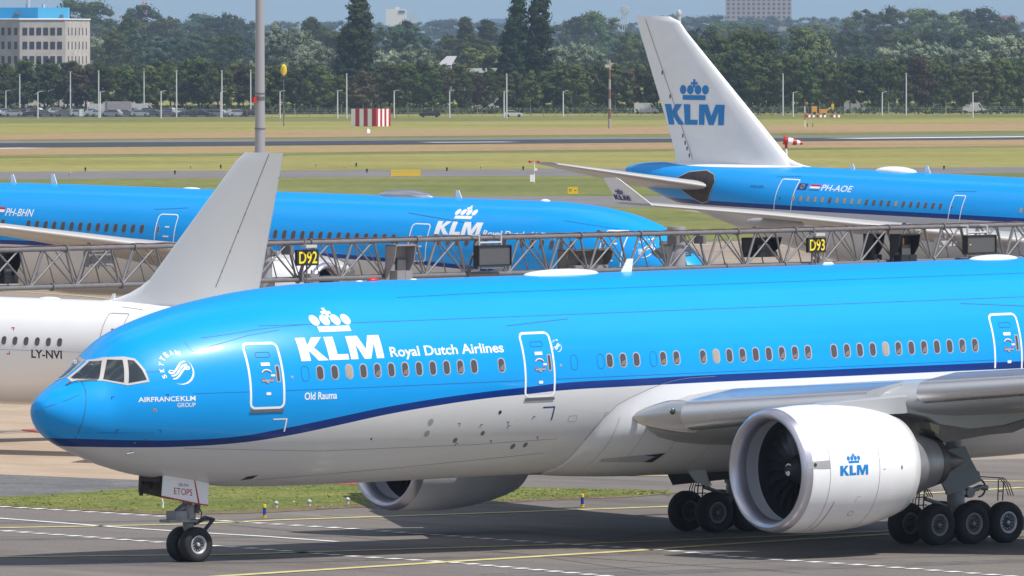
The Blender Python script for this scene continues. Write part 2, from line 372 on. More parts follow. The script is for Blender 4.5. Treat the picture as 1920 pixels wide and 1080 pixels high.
def foil(c, t, n=10):
    # closed airfoil outline, chord c, thickness ratio t: list of (x,z)
    up = []; lo = []
    for i in range(n+1):
        q = (1-math.cos(PI*i/n))/2
        yt = 5*t*(.2969*math.sqrt(q)-.126*q-.3516*q*q+.2843*q**3-.1036*q**4)
        cam_ = .02*4*q*(1-q)
        up.append((q*c, (cam_+yt)*c)); lo.append((q*c, (cam_-yt*.95)*c))
    return up[::-1]+lo[1:]
def wing_mesh(secs, sg, vertical=False, n=10, m=0, sub=4, sym=False):
    # secs: (span, xLE, zLE, chord, thickness, twist) ; span along sg*y, or along z if vertical (then zLE = y)
    mb = MB(); R_ = []
    S = []
    for a, b in zip(secs, secs[1:]):
        for k in range(sub): S.append([a[i]+(b[i]-a[i])*k/sub for i in range(6)])
    S.append(list(secs[-1]))
    for sp_, x0, z0, c, t, tw in S:
        F_ = foil(c, t, n); out = []
        for a, b in F_:
            if vertical:
                cam_ = .02*4*(a/c)*(1-a/c)*c; out.append((x0+a, sg*(b-cam_)+z0, sp_))
            else: out.append((x0+a, sg*sp_, z0+b-a*tw))
        R_.append(out)
    k = len(R_[0]); P = [p for r in R_ for p in r]
    mb.add(P, [(j*k+i, j*k+(i+1) % k, (j+1)*k+(i+1) % k, (j+1)*k+i) for j in range(len(R_)-1) for i in range(k)], m, True)
    mb.add(R_[-1], [tuple(range(k))], m); mb.add(R_[0], [tuple(range(k))], m)
    return mb
def wheel(parent, loc, y, R0, wd, name='wheel', sg=-1, rimcol=None):
    # tyre with rim on the outboard face, axis along y
    o = MB(); r = R0; h = wd/2
    o.lathe([(-h*.78, r*.52), (-h*.98, r*.66), (-h, r*.80), (-h*.86, r*.93), (-h*.5, r*.99), (0, r), (h*.5, r*.99), (h*.86, r*.93), (h, r*.80), (h*.98, r*.66), (h*.78, r*.52)], (0, 0, 0), (0, 1, 0), 36)
    ob = o.build(name, M['tyre'], parent, loc)
    q = MB()
    for s_ in (-1, 1):
        q.lathe([(s_*h*.80, r*.53), (s_*h*.86, r*.50), (s_*h*.72, r*.41), (s_*h*.45, r*.39)], (0, 0, 0), (0, 1, 0), 32, 0)
        q.lathe([(s_*h*.45, r*.40), (s_*h*.42, r*.2), (s_*h*.75, r*.16), (s_*h*.8, r*.10), (s_*h*.8, 0.001)], (0, 0, 0), (0, 1, 0), 24, 1)
        for i in range(12):
            a = 2*PI*i/12; q.tube((math.cos(a)*r*.3, s_*h*.40, math.sin(a)*r*.3), (math.cos(a)*r*.3, s_*h*.52, math.sin(a)*r*.3), r*.035, n=6, m=0)
        q.lathe([(s_*h*.8, r*.10), (s_*h*.84, r*.08), (s_*h*.84, .001)], (0, 0, 0), (0, 1, 0), 12, 0)
    q.build('rim', [rimcol or M['rimm'], M['hub']], ob)
    return ob
def engine(root, loc, c, L, Rm, Rlip, fan_r, fan_d, core, detail=True, name='engine', n=64, lipm=None, far=False):
    # c = centre of the intake lip, axis along +x
    e = MB(); k = Rm/1.97; kl = L/6.3
    e.lathe([(.0, Rlip-.02), (.03*k, Rlip+.05), (.12*k, Rlip+.11), (.32*k, Rlip+.155)], c, (1, 0, 0), n, 1)
    e.lathe([(.32*k, Rlip+.155), (.8*kl, Rm*.972), (1.6*kl, Rm*.996), (2.4*kl, Rm), (3.3*kl, Rm*.992), (4.3*kl, Rm*.955), (5.1*kl, Rm*.90), (5.8*kl, Rm*.835), (6.3*kl, Rm*.77), (6.28*kl, Rm*.755), (5.6*kl, Rm*.78)], c, (1, 0, 0), n, 0)
    ob = e.build(name, [M['white'], M['lip']], root, loc)
    l = MB(); l.lathe([(.0, Rlip-.02), (.03*k, Rlip-.08), (.13*k, Rlip-.15), (.32*k, Rlip-.20), (.5*k, Rlip-.22)], c, (1, 0, 0), n, 0)
    l.build('intake_lip', [M['lip']], ob)
    d = MB(); d.lathe([(.5*k, Rlip-.22), (.9*k, fan_r+.03), (fan_d-.25, fan_r+.01)], c, (1, 0, 0), n, 0)
    d.lathe([(fan_d-.25, fan_r+.01), (fan_d+.1, fan_r), (fan_d+.5, fan_r)], c, (1, 0, 0), n, 1)
    d.build('intake_duct', [M['duct'], M['black']], ob)
    f = MB(); f.lathe([(fan_d+.45, fan_r), (fan_d+.45, .01)], c, (1, 0, 0), n, 1)
    nb = 22
    for i in range(nb):
        P = []
        for j in range(6):
            rr = .30*fan_r+(fan_r*.985-.30*fan_r)*j/5; a = 2*PI*i/nb+.10*math.sin(j/5*PI); tw = .35+.75*j/5; ch = (.5+.25*math.sin(j/5*PI))*fan_r*.42
            for s_ in (-.5, .5):
                da = s_*ch*math.sin(tw)/rr; dx = -s_*ch*math.cos(tw)
                P.append((c[0]+fan_d+.15-dx*.6, c[1]+rr*math.cos(a+da), c[2]+rr*math.sin(a+da)))
        f.add(P, [(2*j, 2*j+1, 2*j+3, 2*j+2) for j in range(5)], 0, True)
    f.build('fan', [M['fan'], M['black']], ob)
    s_ = MB(); prof = [(fan_d-.42, .015), (fan_d-.40, .07), (fan_d-.32, .16), (fan_d-.18, .28), (fan_d, .40), (fan_d+.15, .47)]
    s_.lathe(prof, c, (1, 0, 0), 32, 0)
    sp = s_.build('spinner', [M['black']], ob)
    cm = MB()
    for i in range(14):
        t0, t1 = i/14, (i+1)/14
        def q(t, w_):
            a = R(200)+t*R(290); rr = .10+.085*t; wd = .13*math.sin(PI*min(1, t*.95+.10))+.02
            rr += w_*wd; x = fan_d-.425+rr*rr*3.0-.018
            return (c[0]+x, c[1]+rr*math.cos(a), c[2]+rr*math.sin(a))
        cm.add([q(t0, -.5), q(t0, .5), q(t1, .5), q(t1, -.5)], [(0, 1, 2, 3)], 0)
    cm.build('spinner_swirl', [M['decal']], ob, fix=False)
    if core:
        g = MB(); c0 = L-.5; 
        g.lathe([(c0, Rm*.64), (L, Rm*.60), (L*1.12, Rm*.53), (L*1.24, Rm*.44), (L*1.32, Rm*.385)], c, (1, 0, 0), 48, 0)
        g.lathe([(L*1.32, Rm*.388), (L*1.39, Rm*.345), (L*1.39, Rm*.33), (L*1.3, Rm*.33)], c, (1, 0, 0), 48, 1)
        g.lathe([(L*1.28, Rm*.285), (L*1.39, Rm*.26), (L*1.61, Rm*.035), (L*1.62, .01)], c, (1, 0, 0), 40, 2)
        g.lathe([(5.75*kl, Rm*.775), (5.75*kl, Rm*.5)], c, (1, 0, 0), 48, 3)
        g.build('exhaust_nozzle', [M['hot'], M['hotd'], M['hotd'], M['black']], ob)
    return ob
def door(body, x0, x1, z0, z1, root, loc, lw=.07, m=None, win=None, handle=True, sill=False, r=.16):
    d = body.decal('door', ribbon2(rrect(x0+lw/2, x1-lw/2, z0+lw/2, z1-lw/2, r), lw, True), m or M['decal'], root, .007, loc)
    if sill:
        body.decal('door_sill', [[(x0+.02, z0-.09), (x1-.02, z0-.09), (x1-.02, z0-.005), (x0+.02, z0-.005)]], M['sill'], d, .03)
    if win:
        wx, wz, ww, wh = win
        body.decal('door_window', [(rrect(wx-ww/2, wx+ww/2, wz-wh/2, wz+wh/2, ww*.3), 0), (rrect(wx-ww/2+.03, wx+ww/2-.03, wz-wh/2+.03, wz+wh/2-.03, ww*.25), 1)][:1], M['rim'], d, .006)
        body.decal('door_pane', [rrect(wx-ww/2+.03, wx+ww/2-.035, wz-wh/2+.03, wz+wh/2-.03, ww*.25)], M['pane'], d, .012)
    if handle:
        cx = (x0+x1)/2
        body.decal('door_handle', [[(cx-.2, .27), (cx+.2, .27), (cx+.2, .34), (cx-.2, .34)]] if handle is True else handle, M['vortex'], d, .012)
    return d

# ------------------------------------------------------------ 1. the wide-body in front
XS = [.12, .17, .30, .58, 1, 1.5, 2, 2.5, 3, 3.5, 4, 5, 6, 7, 8, 9, 10.5, 12, 40, 43, 46, 50, 54, 58, 61, 62.6]
ST = [-.44, -.24, -.08, .12, .345, .64, .98, 1.43, 1.76, 1.97, 2.14, 2.42, 2.63, 2.79, 2.92, 3.01, 3.09, 3.1, 3.1, 3.1, 3.09, 3.05, 2.95, 2.75, 2.5, 2.2]
SB = [-.44, -.68, -.94, -1.25, -1.52, -1.76, -1.97, -2.17, -2.32, -2.46, -2.56, -2.72, -2.88, -3.0, -3.05, -3.08, -3.1, -3.1, -3.1, -2.9, -2.45, -1.7, -.8, .2, .95, 1.3]
SW = [0, .27, .50, .82, 1.12, 1.37, 1.548, 1.776, 1.962, 2.119, 2.262, 2.514, 2.716, 2.876, 2.989, 3.059, 3.1, 3.1, 3.1, 3.05, 2.9, 2.55, 2.0, 1.35, .75, .3]
AL = .0142262
def big_jet():
    root = empty('airliner', (0, 0, 0), (0, -AL, 0), label='large blue and white twin-engine airliner taxiing across the foreground', cat='airplane')
    ZC = 5.46269-20*AL; L0 = (0, 0, ZC)
    def w2z(x, z): return z-5.46269-AL*(x-20)       # world height -> body height
    body = Body(XS, ST, SB, SW, -1)
    LT = [(0, -1.28), (.6, -1.29), (1.2, -1.31), (2.6, -1.385), (4.3, -1.425), (5.9, -1.37), (7.3, -1.19), (9.2, -.91), (11, -.66), (13, -.46), (15, -.31), (16.7, -.22), (17.7, -.155), (20.9, -.12), (24, -.10)]
    LL = [(0, -1.52), (.6, -1.54), (1.3, -1.56), (2.7, -1.61), (4.3, -1.63), (6, -1.57), (7.4, -1.43), (9.2, -1.17), (11, -.90), (13, -.68), (15, -.52), (16.7, -.44), (17.7, -.385), (20.9, -.345), (24, -.325)]
    liv = livery('front_livery', LT, LL, BLUE, NAVY, (.68, .68, .69))
    fus = body.mesh(96).build('fuselage', liv, root, L0)
    D = lambda name, polys, m, off=.006, parent=root, **k: body.decal(name, polys, m, parent, off, L0 if parent is root else (0, 0, 0), **k)
    # lettering and emblems
    D('airline_logo', fit(logo(), 8.01, 11.07, .845, 1.54), M['decal'])
    D('airline_name', fit(text_polys('Royal Dutch Airlines', .018), 11.33, 15.72, .775, 1.17), M['decal'])
    D('aircraft_name', fit(text_polys('Old Rauma', .02), 8.01, 9.19, -.33, -.10), M['decal'])
    D('alliance_emblem', skyteam(3.98, .69, .42), M['decal'])
    D('small_alliance_emblem', skyteam(17.83, .98, .16), M['decal'])
    D('group_name', fit(text_polys('AIRFRANCE', .02), 2.63, 3.86, -.235, -.085)+fit(text_polys('KLM', .02), 3.90, 4.37, -.235, -.085)+fit(text_polys('GROUP', .006), 3.80, 4.37, -.42, -.29), M['decal'])
    D('marking', [[(6.98, -.86), (7.47, -.86), (7.47, -.90), (6.98, -.90)], [(7.42, -.90), (7.47, -.90), (7.47, -1.27), (7.42, -1.27)]], M['decal'])
    D('marking', [[(17.23, -.86), (17.70, -.86), (17.70, -.90), (17.23, -.90)], [(17.65, -.90), (17.70, -.90), (17.69, -1.29), (17.64, -1.29)]], M['navy'])
    # windows
    ks = list(range(12))+[13, 21, 22, 23, 25, 26]+list(range(28, 37))+list(range(38, 50))
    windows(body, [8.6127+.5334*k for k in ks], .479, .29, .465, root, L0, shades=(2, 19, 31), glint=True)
    for x in (8.07, 18.4, 19.45, 21.55): D('plugged_window', ribbon2(rrect(x-.13, x+.13, .24, .70, .125), .012, True), M['line'])
    # doors
    for x0, x1 in ((6.13, 7.33), (16.42, 17.63), (35.52, 36.72)):
        d = door(body, x0, x1, -.56, 1.45, root, L0, sill=True, win=(x1-.20, .50, .15, .52), handle=False)
        cx = x0+.62
        D('door_handle', [[(cx-.2, .27), (cx-.06, .27), (cx-.04, .22), (cx+.04, .22), (cx+.06, .27), (cx+.2, .27), (cx+.2, .33), (cx-.2, .33)]], M['vortex'], .02, d)
        D('door_handle_stripe', [[(cx-.2, .33), (cx-.08, .33), (cx-.08, .365), (cx-.2, .365)], [(cx+.08, .33), (cx+.2, .33), (cx+.2, .365), (cx+.08, .365)]]+ribbon2([(cx+.15*math.cos(R(a)), .50+.10*math.sin(R(a))) for a in range(20, 161, 20)], .022), M['red'], .021, d)
        D('door_placard', [[(cx-.15, .74), (cx+.15, .74), (cx+.15, .84), (cx-.15, .84)], rrect(cx+.13, cx+.27, .42, .48, .02), rrect(cx-.07, cx+.09, -.14, -.05, .02)]+ribbon2([(cx+.16*math.cos(R(a)), .51+.12*math.sin(R(a))) for a in range(15, 166, 15)], .03), M['decal'], .013, d)
        D('door_vent', ribbon2(rrect(cx-.25, cx+.22, 1.00, 1.15, .04), .012, True), M['line'], .008, d)
    # panel seams
    S = []
    S += ribbon2([(x, 1.93) for x in [7, 8, 10, 14, 20, 26, 32, 38]], .014)
    S += ribbon2([(5.0, 1.62), (6, 1.72), (7, 1.84), (8.6, 1.93)], .012)+ribbon2([(4.45, 1.5), (4.55, 1.22), (5.2, 1.38), (6.5, 1.66), (7.6, 1.79)], .012)
    S += ribbon2([(16.1, 1.66), (18.6, 1.80)], .018)+ribbon2([(34.6, 1.80), (37.6, 1.62)], .018)
    S += ribbon2([(3.0, .66), (3.5, .66)], .012)+ribbon2([(4.3, -.02), (6.1, -.02)], .010)+ribbon2([(7.35, -.02), (16.4, -.02)], .010)+ribbon2([(17.65, -.02), (35.5, -.02)], .010)
    S += ribbon2([(1.2, -1.12), (3.2, -1.18)], .010)
    S += ribbon2([(12.6, 2.62), (16, 2.66), (40, 2.66)], .012)
    D('panel_seam', S, M['line'], .004)
    D('radome_seam', ribbon2([(1.34, .52), (1.36, .39), (1.3, .15), (1.2, -.15), (1.08, -.6), (1.02, -1.0), (1.03, -1.30), (.96, -1.5)], .016), M['line'], .004)
    D('radome_strip', ribbon2([(.22, -.35), (1.1, .02)], .010), M['line'], .005)
    D('radome_strip', ribbon2([(.12, -.62), (.22, -.95), (.6, -1.0), (1.0, -1.06)][2:], .012), M['gline'], .005)
    G = ribbon2([(4.3, -1.68), (9, -1.93), (15, -1.96), (18.2, -1.9)], .010)
    G += ribbon2([(7.5, -2.78), (12, -2.62), (18, -2.35)], .010)
    for x in (19.5, 19.2): G += ribbon2([(x, -1.0), (x, -2.2)], .008) if False else []
    for cx, cz in ((18.5, -1.25), (19.9, -1.2)): G += ribbon2(rrect(cx-.16, cx+.16, cz-.12, cz+.06, .03), .010, True)
    D('belly_seam', G, M['gline'], .004)
    # cabin outflow, ports and small marks on the lower skin
    for x, z, r, mm in ((12.92, -1.17, .10, 'vortex'), (12.90, -1.54, .10, 'vortex'), (14.12, -1.79, .08, 'sill'), (15.1, -1.61, .075, 'sill'), (15.56, -.97, .06, 'dark'), (16.55, -2.08, .085, 'sill'), (17.02, -2.05, .08, 'sill'), (10.79, -1.62, .035, 'dark'), (7.6, .38, .045, 'vortex'), (17.86, .40, .045, 'vortex'), (3.12, -.49, .06, 'vortex'), (3.12, -.49, .02, 'black'), (4.79, 1.25, .03, 'decal'), (1.9, 1.12-.1, .0, 'decal')):
        if r: D('port', [ell(x, z, r, r, 14)], M[mm], .007+(.006 if mm == 'black' else 0))
    for x, z, a in ((14.2, -1.88, 0), (14.9, -1.32, 0), (15.5, -1.85, 1), (16.0, -1.4, 0), (17.3, -1.8, 1), (16.9, -1.15, 0), (14.0, -1.25, 1), (15.9, -1.28, 1), (1.9, -.05, 0), (3.45, -.02, 1), (2.05, -1.05, 0), (3.3, -1.08, 1)):
        D('corner_mark', [[(x, z), (x+.10, z), (x+.10, z-.02), (x+.02, z-.02), (x+.02, z-.10), (x, z-.10)]] if a == 0 else [[(x, z), (x+.10, z), (x+.10, z-.10), (x+.08, z-.10), (x+.08, z-.02), (x, z-.02)]], M['navy'], .006)
    D('vent', [[(7.02, -2.66), (7.35, -2.62), (7.28, -2.74), (6.95, -2.78)]], M['dark'], .008)
    for x, z in ((3.0, -1.38), (2.72, -1.47)): D('port', [ell(x, z, .035, .03, 10)], M['sill'], .009)
    # pitot probe
    p = MB(); a = body.pt(2.75, -1.75, 0); p.path([a, a+Vector((0, -.12, -.02)), a+Vector((-.28, -.14, -.05))], .022, 8); p.build('pitot_probe', M['vortex'], root, L0)
    # cockpit windows
    pan = [[(1.24, .47), (1.30, .50), (2.13, .96), (2.02, 1.0), (1.22, .58)],
           ]
    frame = [(1.18, .40), (1.84, .42), (2.40, .27), (3.02, .37), (2.98, .72), (2.84, 1.06), (2.62, 1.12), (2.25, 1.10)]+[(x, body.T(x)-.0015) for x in (2.05, 1.95, 1.85, 1.75, 1.65, 1.55, 1.45, 1.35, 1.25)]
    fr = D('cockpit_window_frame', [frame], M['rim'], .010, dz=.04, dx=.08)
    fr.data.materials[0] = mat('cockpit_frame', (.56, .53, .51), .45)
    p1 = [(1.30, .475), (1.79, .475), (2.165, 1.0)]+[(x, body.T(x)-.014) for x in (2.0, 1.92, 1.83, 1.74, 1.65, 1.56, 1.47, 1.38, 1.31)]
    p2 = [(1.875, .46), (2.33, .36), (2.54, 1.02), (2.26, 1.03)]
    p3 = [(2.44, .34), (2.95, .43), (2.90, .72), (2.79, 1.0), (2.65, 1.02)]
    for q in (p1, p2, p3): D('cockpit_window', [q], M['glassd'], .018, fr, dz=.05, dx=.1)
    body2 = Body(XS, ST, SB, SW, 1)
    f2 = body2.decal('cockpit_window_frame', [frame], M['rim'], root, .010, L0, dz=.05, dx=.1)
    for q in (p1, p2, p3): body2.decal('cockpit_window', [q], M['glassd'], f2, .018, dz=.05, dx=.1)
    wp = MB(); wp.path([body.pt(1.08, .33, .03), body.pt(1.3, .40, .05), body.pt(1.75, .44, .05)], .014, 6); wp.tube(body.pt(1.02, .30, .02), body.pt(1.14, .36, .04), .035, n=8)
    wp.build('windscreen_wiper', M['sill'], root, L0)
    # number above the windscreen
    D('nose_mark', ribbon2(ell(1.62, .98, .05, .045, 10), .02, True), M['decal'], .006)
    # dorsal radomes and antennas
    def topz(x): return body.T(x)
    for x0, x1, h, wd in ((18.85, 21.85, .20, .45), (37.2, 39.2, .17, .40)):
        r_ = MB(); P = []; n = 20; K = 16
        for k in range(K+1):
            t = k/K; pr = math.sin(PI*min(max(t, .0), 1))**.38 if 0 < t < 1 else .02
            for i in range(n):
                a = 2*PI*i/n; P.append((x0+(x1-x0)*t, wd*pr*math.cos(a), 3.06+h*pr*max(math.sin(a), -.3)))
        r_.add(P, [(k*n+i, k*n+(i+1) % n, (k+1)*n+(i+1) % n, (k+1)*n+i) for k in range(K) for i in range(n)], 0, True)
        r_.build('satellite_radome', M['white'], root, L0)
    def blade(x, h, c, sweep, z0=3.08, y=0):
        b_ = MB(); pr = [(0, 0), (c, 0), (c*.55+sweep, h), (sweep, h)]
        b_.prism(pr, lambda a, b, t: (x+a, y-.02+t, z0+b), .04); b_.build('blade_antenna', M['white'], root, L0)
    blade(22.75, .42, .42, .26); blade(31.0, .10, .5, .1)
    # lower antenna on the belly
    b_ = MB(); b_.prism([(0, 0), (.75, .02), (.98, -.62), (.8, -.58), (.35, -.40)], lambda a, b, t: (24.35+a, -1.2+t, -3.12+b), .05); b_.build('belly_antenna', M['wing'], root, L0)
    be = MB(); be.blob((12.95, 0, 3.1), (.22, .14, .10)); be.build('beacon_lamp', M['red'], root, L0)
    for x in (12.35, 14.45): b_ = MB(); b_.blob((x, -.1, 3.09), (.13, .1, .035)); b_.build('roof_antenna', M['white'], root, L0)
    # wing-body fairing
    fE = pchip([19.1, 19.2, 19.29, 19.43, 19.75, 20.17, 20.96, 21.77, 22.84, 25, 34, 38, 41, 42], [-3.05, -2.5, -2.07, -1.74, -1.25, -.88, -.57, -.32, -.15, -.12, -.2, -.6, -1.8, -2.6])
    fK = pchip([19.1, 19.3, 20, 21, 22.5, 25, 34, 38, 41, 42], [.012, .022, .06, .10, .135, .15, .15, .12, .04, .012])
    def fsec(x, s_):
        # s_ in -1..1 around the belly from the near edge to the far edge
        t, bb, wv = body.T(x), body.B(x), body.W(x); mz = (t+bb)/2; h = (t-bb)/2
        a0 = math.asin(max(-1, min(1, (fE(x)-mz)/h))); a_ = a0+(-PI/2-a0)*(1-abs(s_)); q = 1-abs(s_)
        sm = min(1, q/.30); sm = sm*sm*(3-2*sm); k = 1+.004+fK(x)*sm*(1-.52*abs(math.sin(a_))**5)
        up = 1-.30*min(1, max(0, (x-21.2)/1.4))*min(1, max(0, (math.sin(a_)+.66)/.30)); k = 1.004+(k-1.004)*up
        return (x, math.copysign(wv*math.cos(a_)*k, s_) if s_ else 0, mz+h*math.sin(a_)*k)
    fm = MB(); P = []; n = 72; xs = [19.1+.03*i for i in range(20)]+[19.7+(42-19.7)*i/90 for i in range(91)]
    for x in xs:
        for i in range(n+1): P.append(fsec(x, -1+2*i/n))
    fm.add(P, [(k*(n+1)+i, k*(n+1)+i+1, (k+1)*(n+1)+i+1, (k+1)*(n+1)+i) for k in range(len(xs)-1) for i in range(n)], 0, True)
    fa = fm.build('wing_fairing', livery('fairing_livery', LT, LL, BLUE, NAVY, (.72, .72, .74)), root, L0)
    _fc = {}
    def fy(x, z):
        key = round(x, 2)
        if key not in _fc: _fc[key] = [fsec(x, -1+i/60) for i in range(61)]
        L_ = _fc[key]
        for p_, q_ in zip(L_, L_[1:]):
            if p_[2] >= z >= q_[2]: t_ = (p_[2]-z)/(p_[2]-q_[2]+1e-9); return abs(p_[1]+(q_[1]-p_[1])*t_)
        return abs(L_[0][1]) if z > L_[0][2] else 0.0
    fbod = Body([0, 1], [0, 0], [0, 0], [0, 0], -1); fbod.y = fy
    fT = lambda x: fE(x)
    fl = []
    fl += ribbon2([(x_, fE(x_)-.02) for x_ in (19.32, 19.5, 19.75, 20.17, 20.6, 20.96, 21.4, 21.77, 22.3, 22.84, 24)], .014)
    for x in (20.2, 21.3, 22.7, 24.2): fl += ribbon2([(x+.10, min(fT(x)-.1, -1.3)), (x, -1.7), (x-.12, -2.4), (x-.2, -2.9)], .012)
    fbod.decal('fairing_seam', fl, M['gline'], fa, .006)
    fbod.decal('ram_air_scoop', [[(20.3, -2.62), (22.5, -2.50), (22.3, -2.80), (20.3, -2.72)]], M['duct'], fa, .010)
    fbod.decal('ram_air_inlet', [[(21.75, -2.56), (22.5, -2.50), (22.3, -2.80), (21.95, -2.77), (22.2, -2.6)]], M['dark'], fa, .016)
    # wings: (span, xLE, zLE, chord, t, twist)
    for sg in (-1, 1):
        secs = [(2.0, 20.6, -1.55, 15.2, .125, .055), (4.0, 21.9, -1.38, 14.0, .125, .055), (9.6, 25.8, -.86, 10.7, .118, .035), (16, 30.2, -.35, 7.8, .10, .02), (24, 35.8, .7, 4.9, .095, .0), (30.45, 40.3, 1.45, 1.9, .09, 0)]
        wing_mesh(secs, sg, n=14).build('wing', M['wing'], root, L0)
        # slats: D-shaped nose pieces standing proud of the leading edge
        def slat(a, b, ext, dz, h0, h1):
            P = []; N = 14
            for k in range(N+1):
                y = a+(b-a)*k/N
                for s0, s1 in zip(secs, secs[1:]):
                    if s0[0] <= y <= s1[0]: t = (y-s0[0])/(s1[0]-s0[0]); c = [s0[i]+(s1[i]-s0[i])*t for i in range(6)]
                hh = (h0+(h1-h0)*k/N)/2; x0, z0 = c[1]-ext+hh*.8, c[2]+dz
                P.append((x0+hh*3.2, sg*y, z0+hh*1.55)); P.append((x0+hh*1.5, sg*y, z0+hh*1.28))
                for i in range(17):
                    an = R(100+165*i/16); P.append((x0+hh*1.25*math.cos(an), sg*y, z0+hh*math.sin(an)))
                P.append((x0+hh*.35, sg*y, z0-hh*.80)); P.append((x0+hh*1.2, sg*y, z0+hh*.2)); P.append((x0+hh*3.0, sg*y, z0+hh*1.35))
            m_ = 22; mb = MB(); mb.add(P, [(k*m_+i, k*m_+(i+1) % m_, (k+1)*m_+(i+1) % m_, (k+1)*m_+i) for k in range(N) for i in range(m_)], 0, True)
            mb.add(P[:m_], [tuple(range(m_))], 1); mb.add(P[-m_:], [tuple(range(m_))], 1)
            return mb.build('slat', [M['slat'], M['wing']], root, L0)
        slat(4.3, 9.1, .28, .10, .98, .72); slat(10.55, 20, .40, .27, .72, .50); slat(20.3, 29, .30, .10, .50, .30)
        # root leading-edge cuff with the landing light
        cf = MB(); P = []
        K = 10; n2 = 16
        for k in range(K+1):
            t = k/K; x = 20.75+1.05*t; yy = 2.98+1.22*t; rr = .52*math.sqrt(min(1, t*1.3+.0))+.01
            zt_, zb_ = -1.30+.52*min(1, t*1.35)**.6, -1.34-.48*min(1, t*1.2)**.5; mz = (zt_+zb_)/2; hz = (zt_-zb_)/2
            for i in range(n2):
                a = 2*PI*i/n2; P.append((x-.34*rr*math.sin(a)*0+.20*math.cos(a)*t+(.35*t*(math.sin(a) < 0)), sg*(yy+rr*.55*math.cos(a)), mz+hz*math.sin(a)))
        cf.add(P, [(k*n2+i, k*n2+(i+1) % n2, (k+1)*n2+(i+1) % n2, (k+1)*n2+i) for k in range(K) for i in range(n2)], 0, True)
        cf.add(P[-n2:], [tuple(range(n2))], 1); cf.add(P[:n2], [tuple(range(n2))], 0)
        cu = cf.build('wing_root_cuff', [M['slat'], M['dark']], root, L0)
        lm_ = MB(); lm_.blob((21.45, sg*4.12, -1.12), (.20, .06, .11), rot=Matrix.Rotation(R(-25*sg), 3, 'Z')); lm_.build('landing_light', M['glassd'], cu)
        # flap track fairings
        for y, x, z, l_ in ((6.5, 33.0, -1.35, 5.0), (12.5, 34.2, -.85, 4.6), (18, 35.8, -.35, 4.0)):
            q = MB(); q.blob((x+l_/2, sg*y, z), (l_/2, .26, .36), n=14, k=10, rot=Matrix.Rotation(R(-2), 3, 'Y')); q.build('flap_fairing', M['wing'], root, L0)
        # engine, pylon
        EC = (20.62, sg*9.6, -2.77)
        e = engine(root, L0, EC, 4.95, 1.97, 1.75, 1.56, 1.25, True, n=96)
        py = MB()
        top = [(21.9, -.98), (22.3, -.86), (23.0, -.76), (24.2, -.70), (26.2, -.62), (27.6, -.45), (33, -.75)]
        bot = [(33, -1.15), (31.0, -1.55), (30.0, -1.75), (28.6, -1.82), (27.4, -1.62), (26.9, -1.35), (26.2, -1.2), (23.4, -1.2), (22.2, -1.15)]
        ring = top+bot; P = []
        for s_, sc in ((-1, .02), (-.85, .25), (0, .30), (.85, .25), (1, .02)): pass
        hw = .30
        K = len(ring)
        for yy, ins in ((-hw, .10), (-hw*.7, 0), (hw*.7, 0), (hw, .10)):
            cx = sum(a for a, _ in ring)/K; cz = sum(b for _, b in ring)/K
            for a, b in ring: P.append((a+(cx-a)*ins*.02, sg*9.6+yy, b+(-1.1-b)*ins))
        py.add(P, [(j*K+i, j*K+(i+1) % K, (j+1)*K+(i+1) % K, (j+1)*K+i) for j in range(3) for i in range(K)], 0, False)
        py.add(P[:K], [tuple(range(K))], 0); py.add(P[-K:], [tuple(range(K))], 0)
        pl = py.build('pylon', [M['wing']], root, L0)
        sh = MB(); sh.prism([(27.4, -1.60), (28.6, -1.80), (30.0, -1.75), (31.2, -1.50), (31.0, -1.78), (30.4, -1.95), (29.4, -1.98), (28.2, -2.10), (27.6, -2.15), (27.2, -1.9)], lambda a, b, t: (a, sg*9.6-.26+t, b), .52)
        sh.build('pylon_heat_shield', [M['hotd']], pl)
        hp = MB(); hp.prism([(27.0, -1.50), (27.4, -1.62), (27.35, -1.92), (27.05, -1.72)], lambda a, b, t: (a, sg*9.6-.275+t, b), .55); hp.build('pylon_panel', M['tanp'], pl)
        # strake on the cowling
        if sg == -1:
            st = MB(); st.prism([(0, 0), (1.3, .02), (1.15, .22), (.5, .12)], lambda a, b, t: (24.4+a, -9.6+.75-b*.2-t, -.98+b*.0+b), .02)
            def cyl(x, ang, off=.006):
                # nacelle outer skin point; ang measured from the outboard side upward
                pr = [(.0, 1.75), (.03, 1.80), (.12, 1.86), (.32, 1.905), (.63, 1.915), (1.257, 1.962), (1.886, 1.97), (2.593, 1.954), (3.379, 1.881), (4.007, 1.773), (4.557, 1.645), (4.95, 1.517)]
                for (a, ra), (b, rb) in zip(pr, pr[1:]):
                    if a <= x <= b: rr = ra+(rb-ra)*(x-a)/(b-a); break
                else: rr = 1.9
                rr += off; return (20.62+x, -9.6-rr*math.cos(ang), -2.77+rr*math.sin(ang))
            def cdecal(nm, polys, m, off=.008):
                # polys in (x along axis, arc height) on the outboard side of the cowling
                b = bmesh.new()
                for p in polys:
                    try: b.faces.new([b.verts.new((a, 0, c)) for a, c in p])
                    except ValueError: pass
                b.normal_update(); bmesh.ops.triangulate(b, faces=[f for f in b.faces if len(f.verts) > 4])
                xs_ = [v.co.x for v in b.verts]; zs_ = [v.co.z for v in b.verts]
                z = math.floor(min(zs_)/.12)*.12+.12
                while z < max(zs_): bmesh.ops.bisect_plane(b, geom=b.verts[:]+b.edges[:]+b.faces[:], plane_co=(0, 0, z), plane_no=(0, 0, 1)); z += .12
                x = math.floor(min(xs_)/.3)*.3+.3
                while x < max(xs_): bmesh.ops.bisect_plane(b, geom=b.verts[:]+b.edges[:]+b.faces[:], plane_co=(x, 0, 0), plane_no=(1, 0, 0)); x += .3
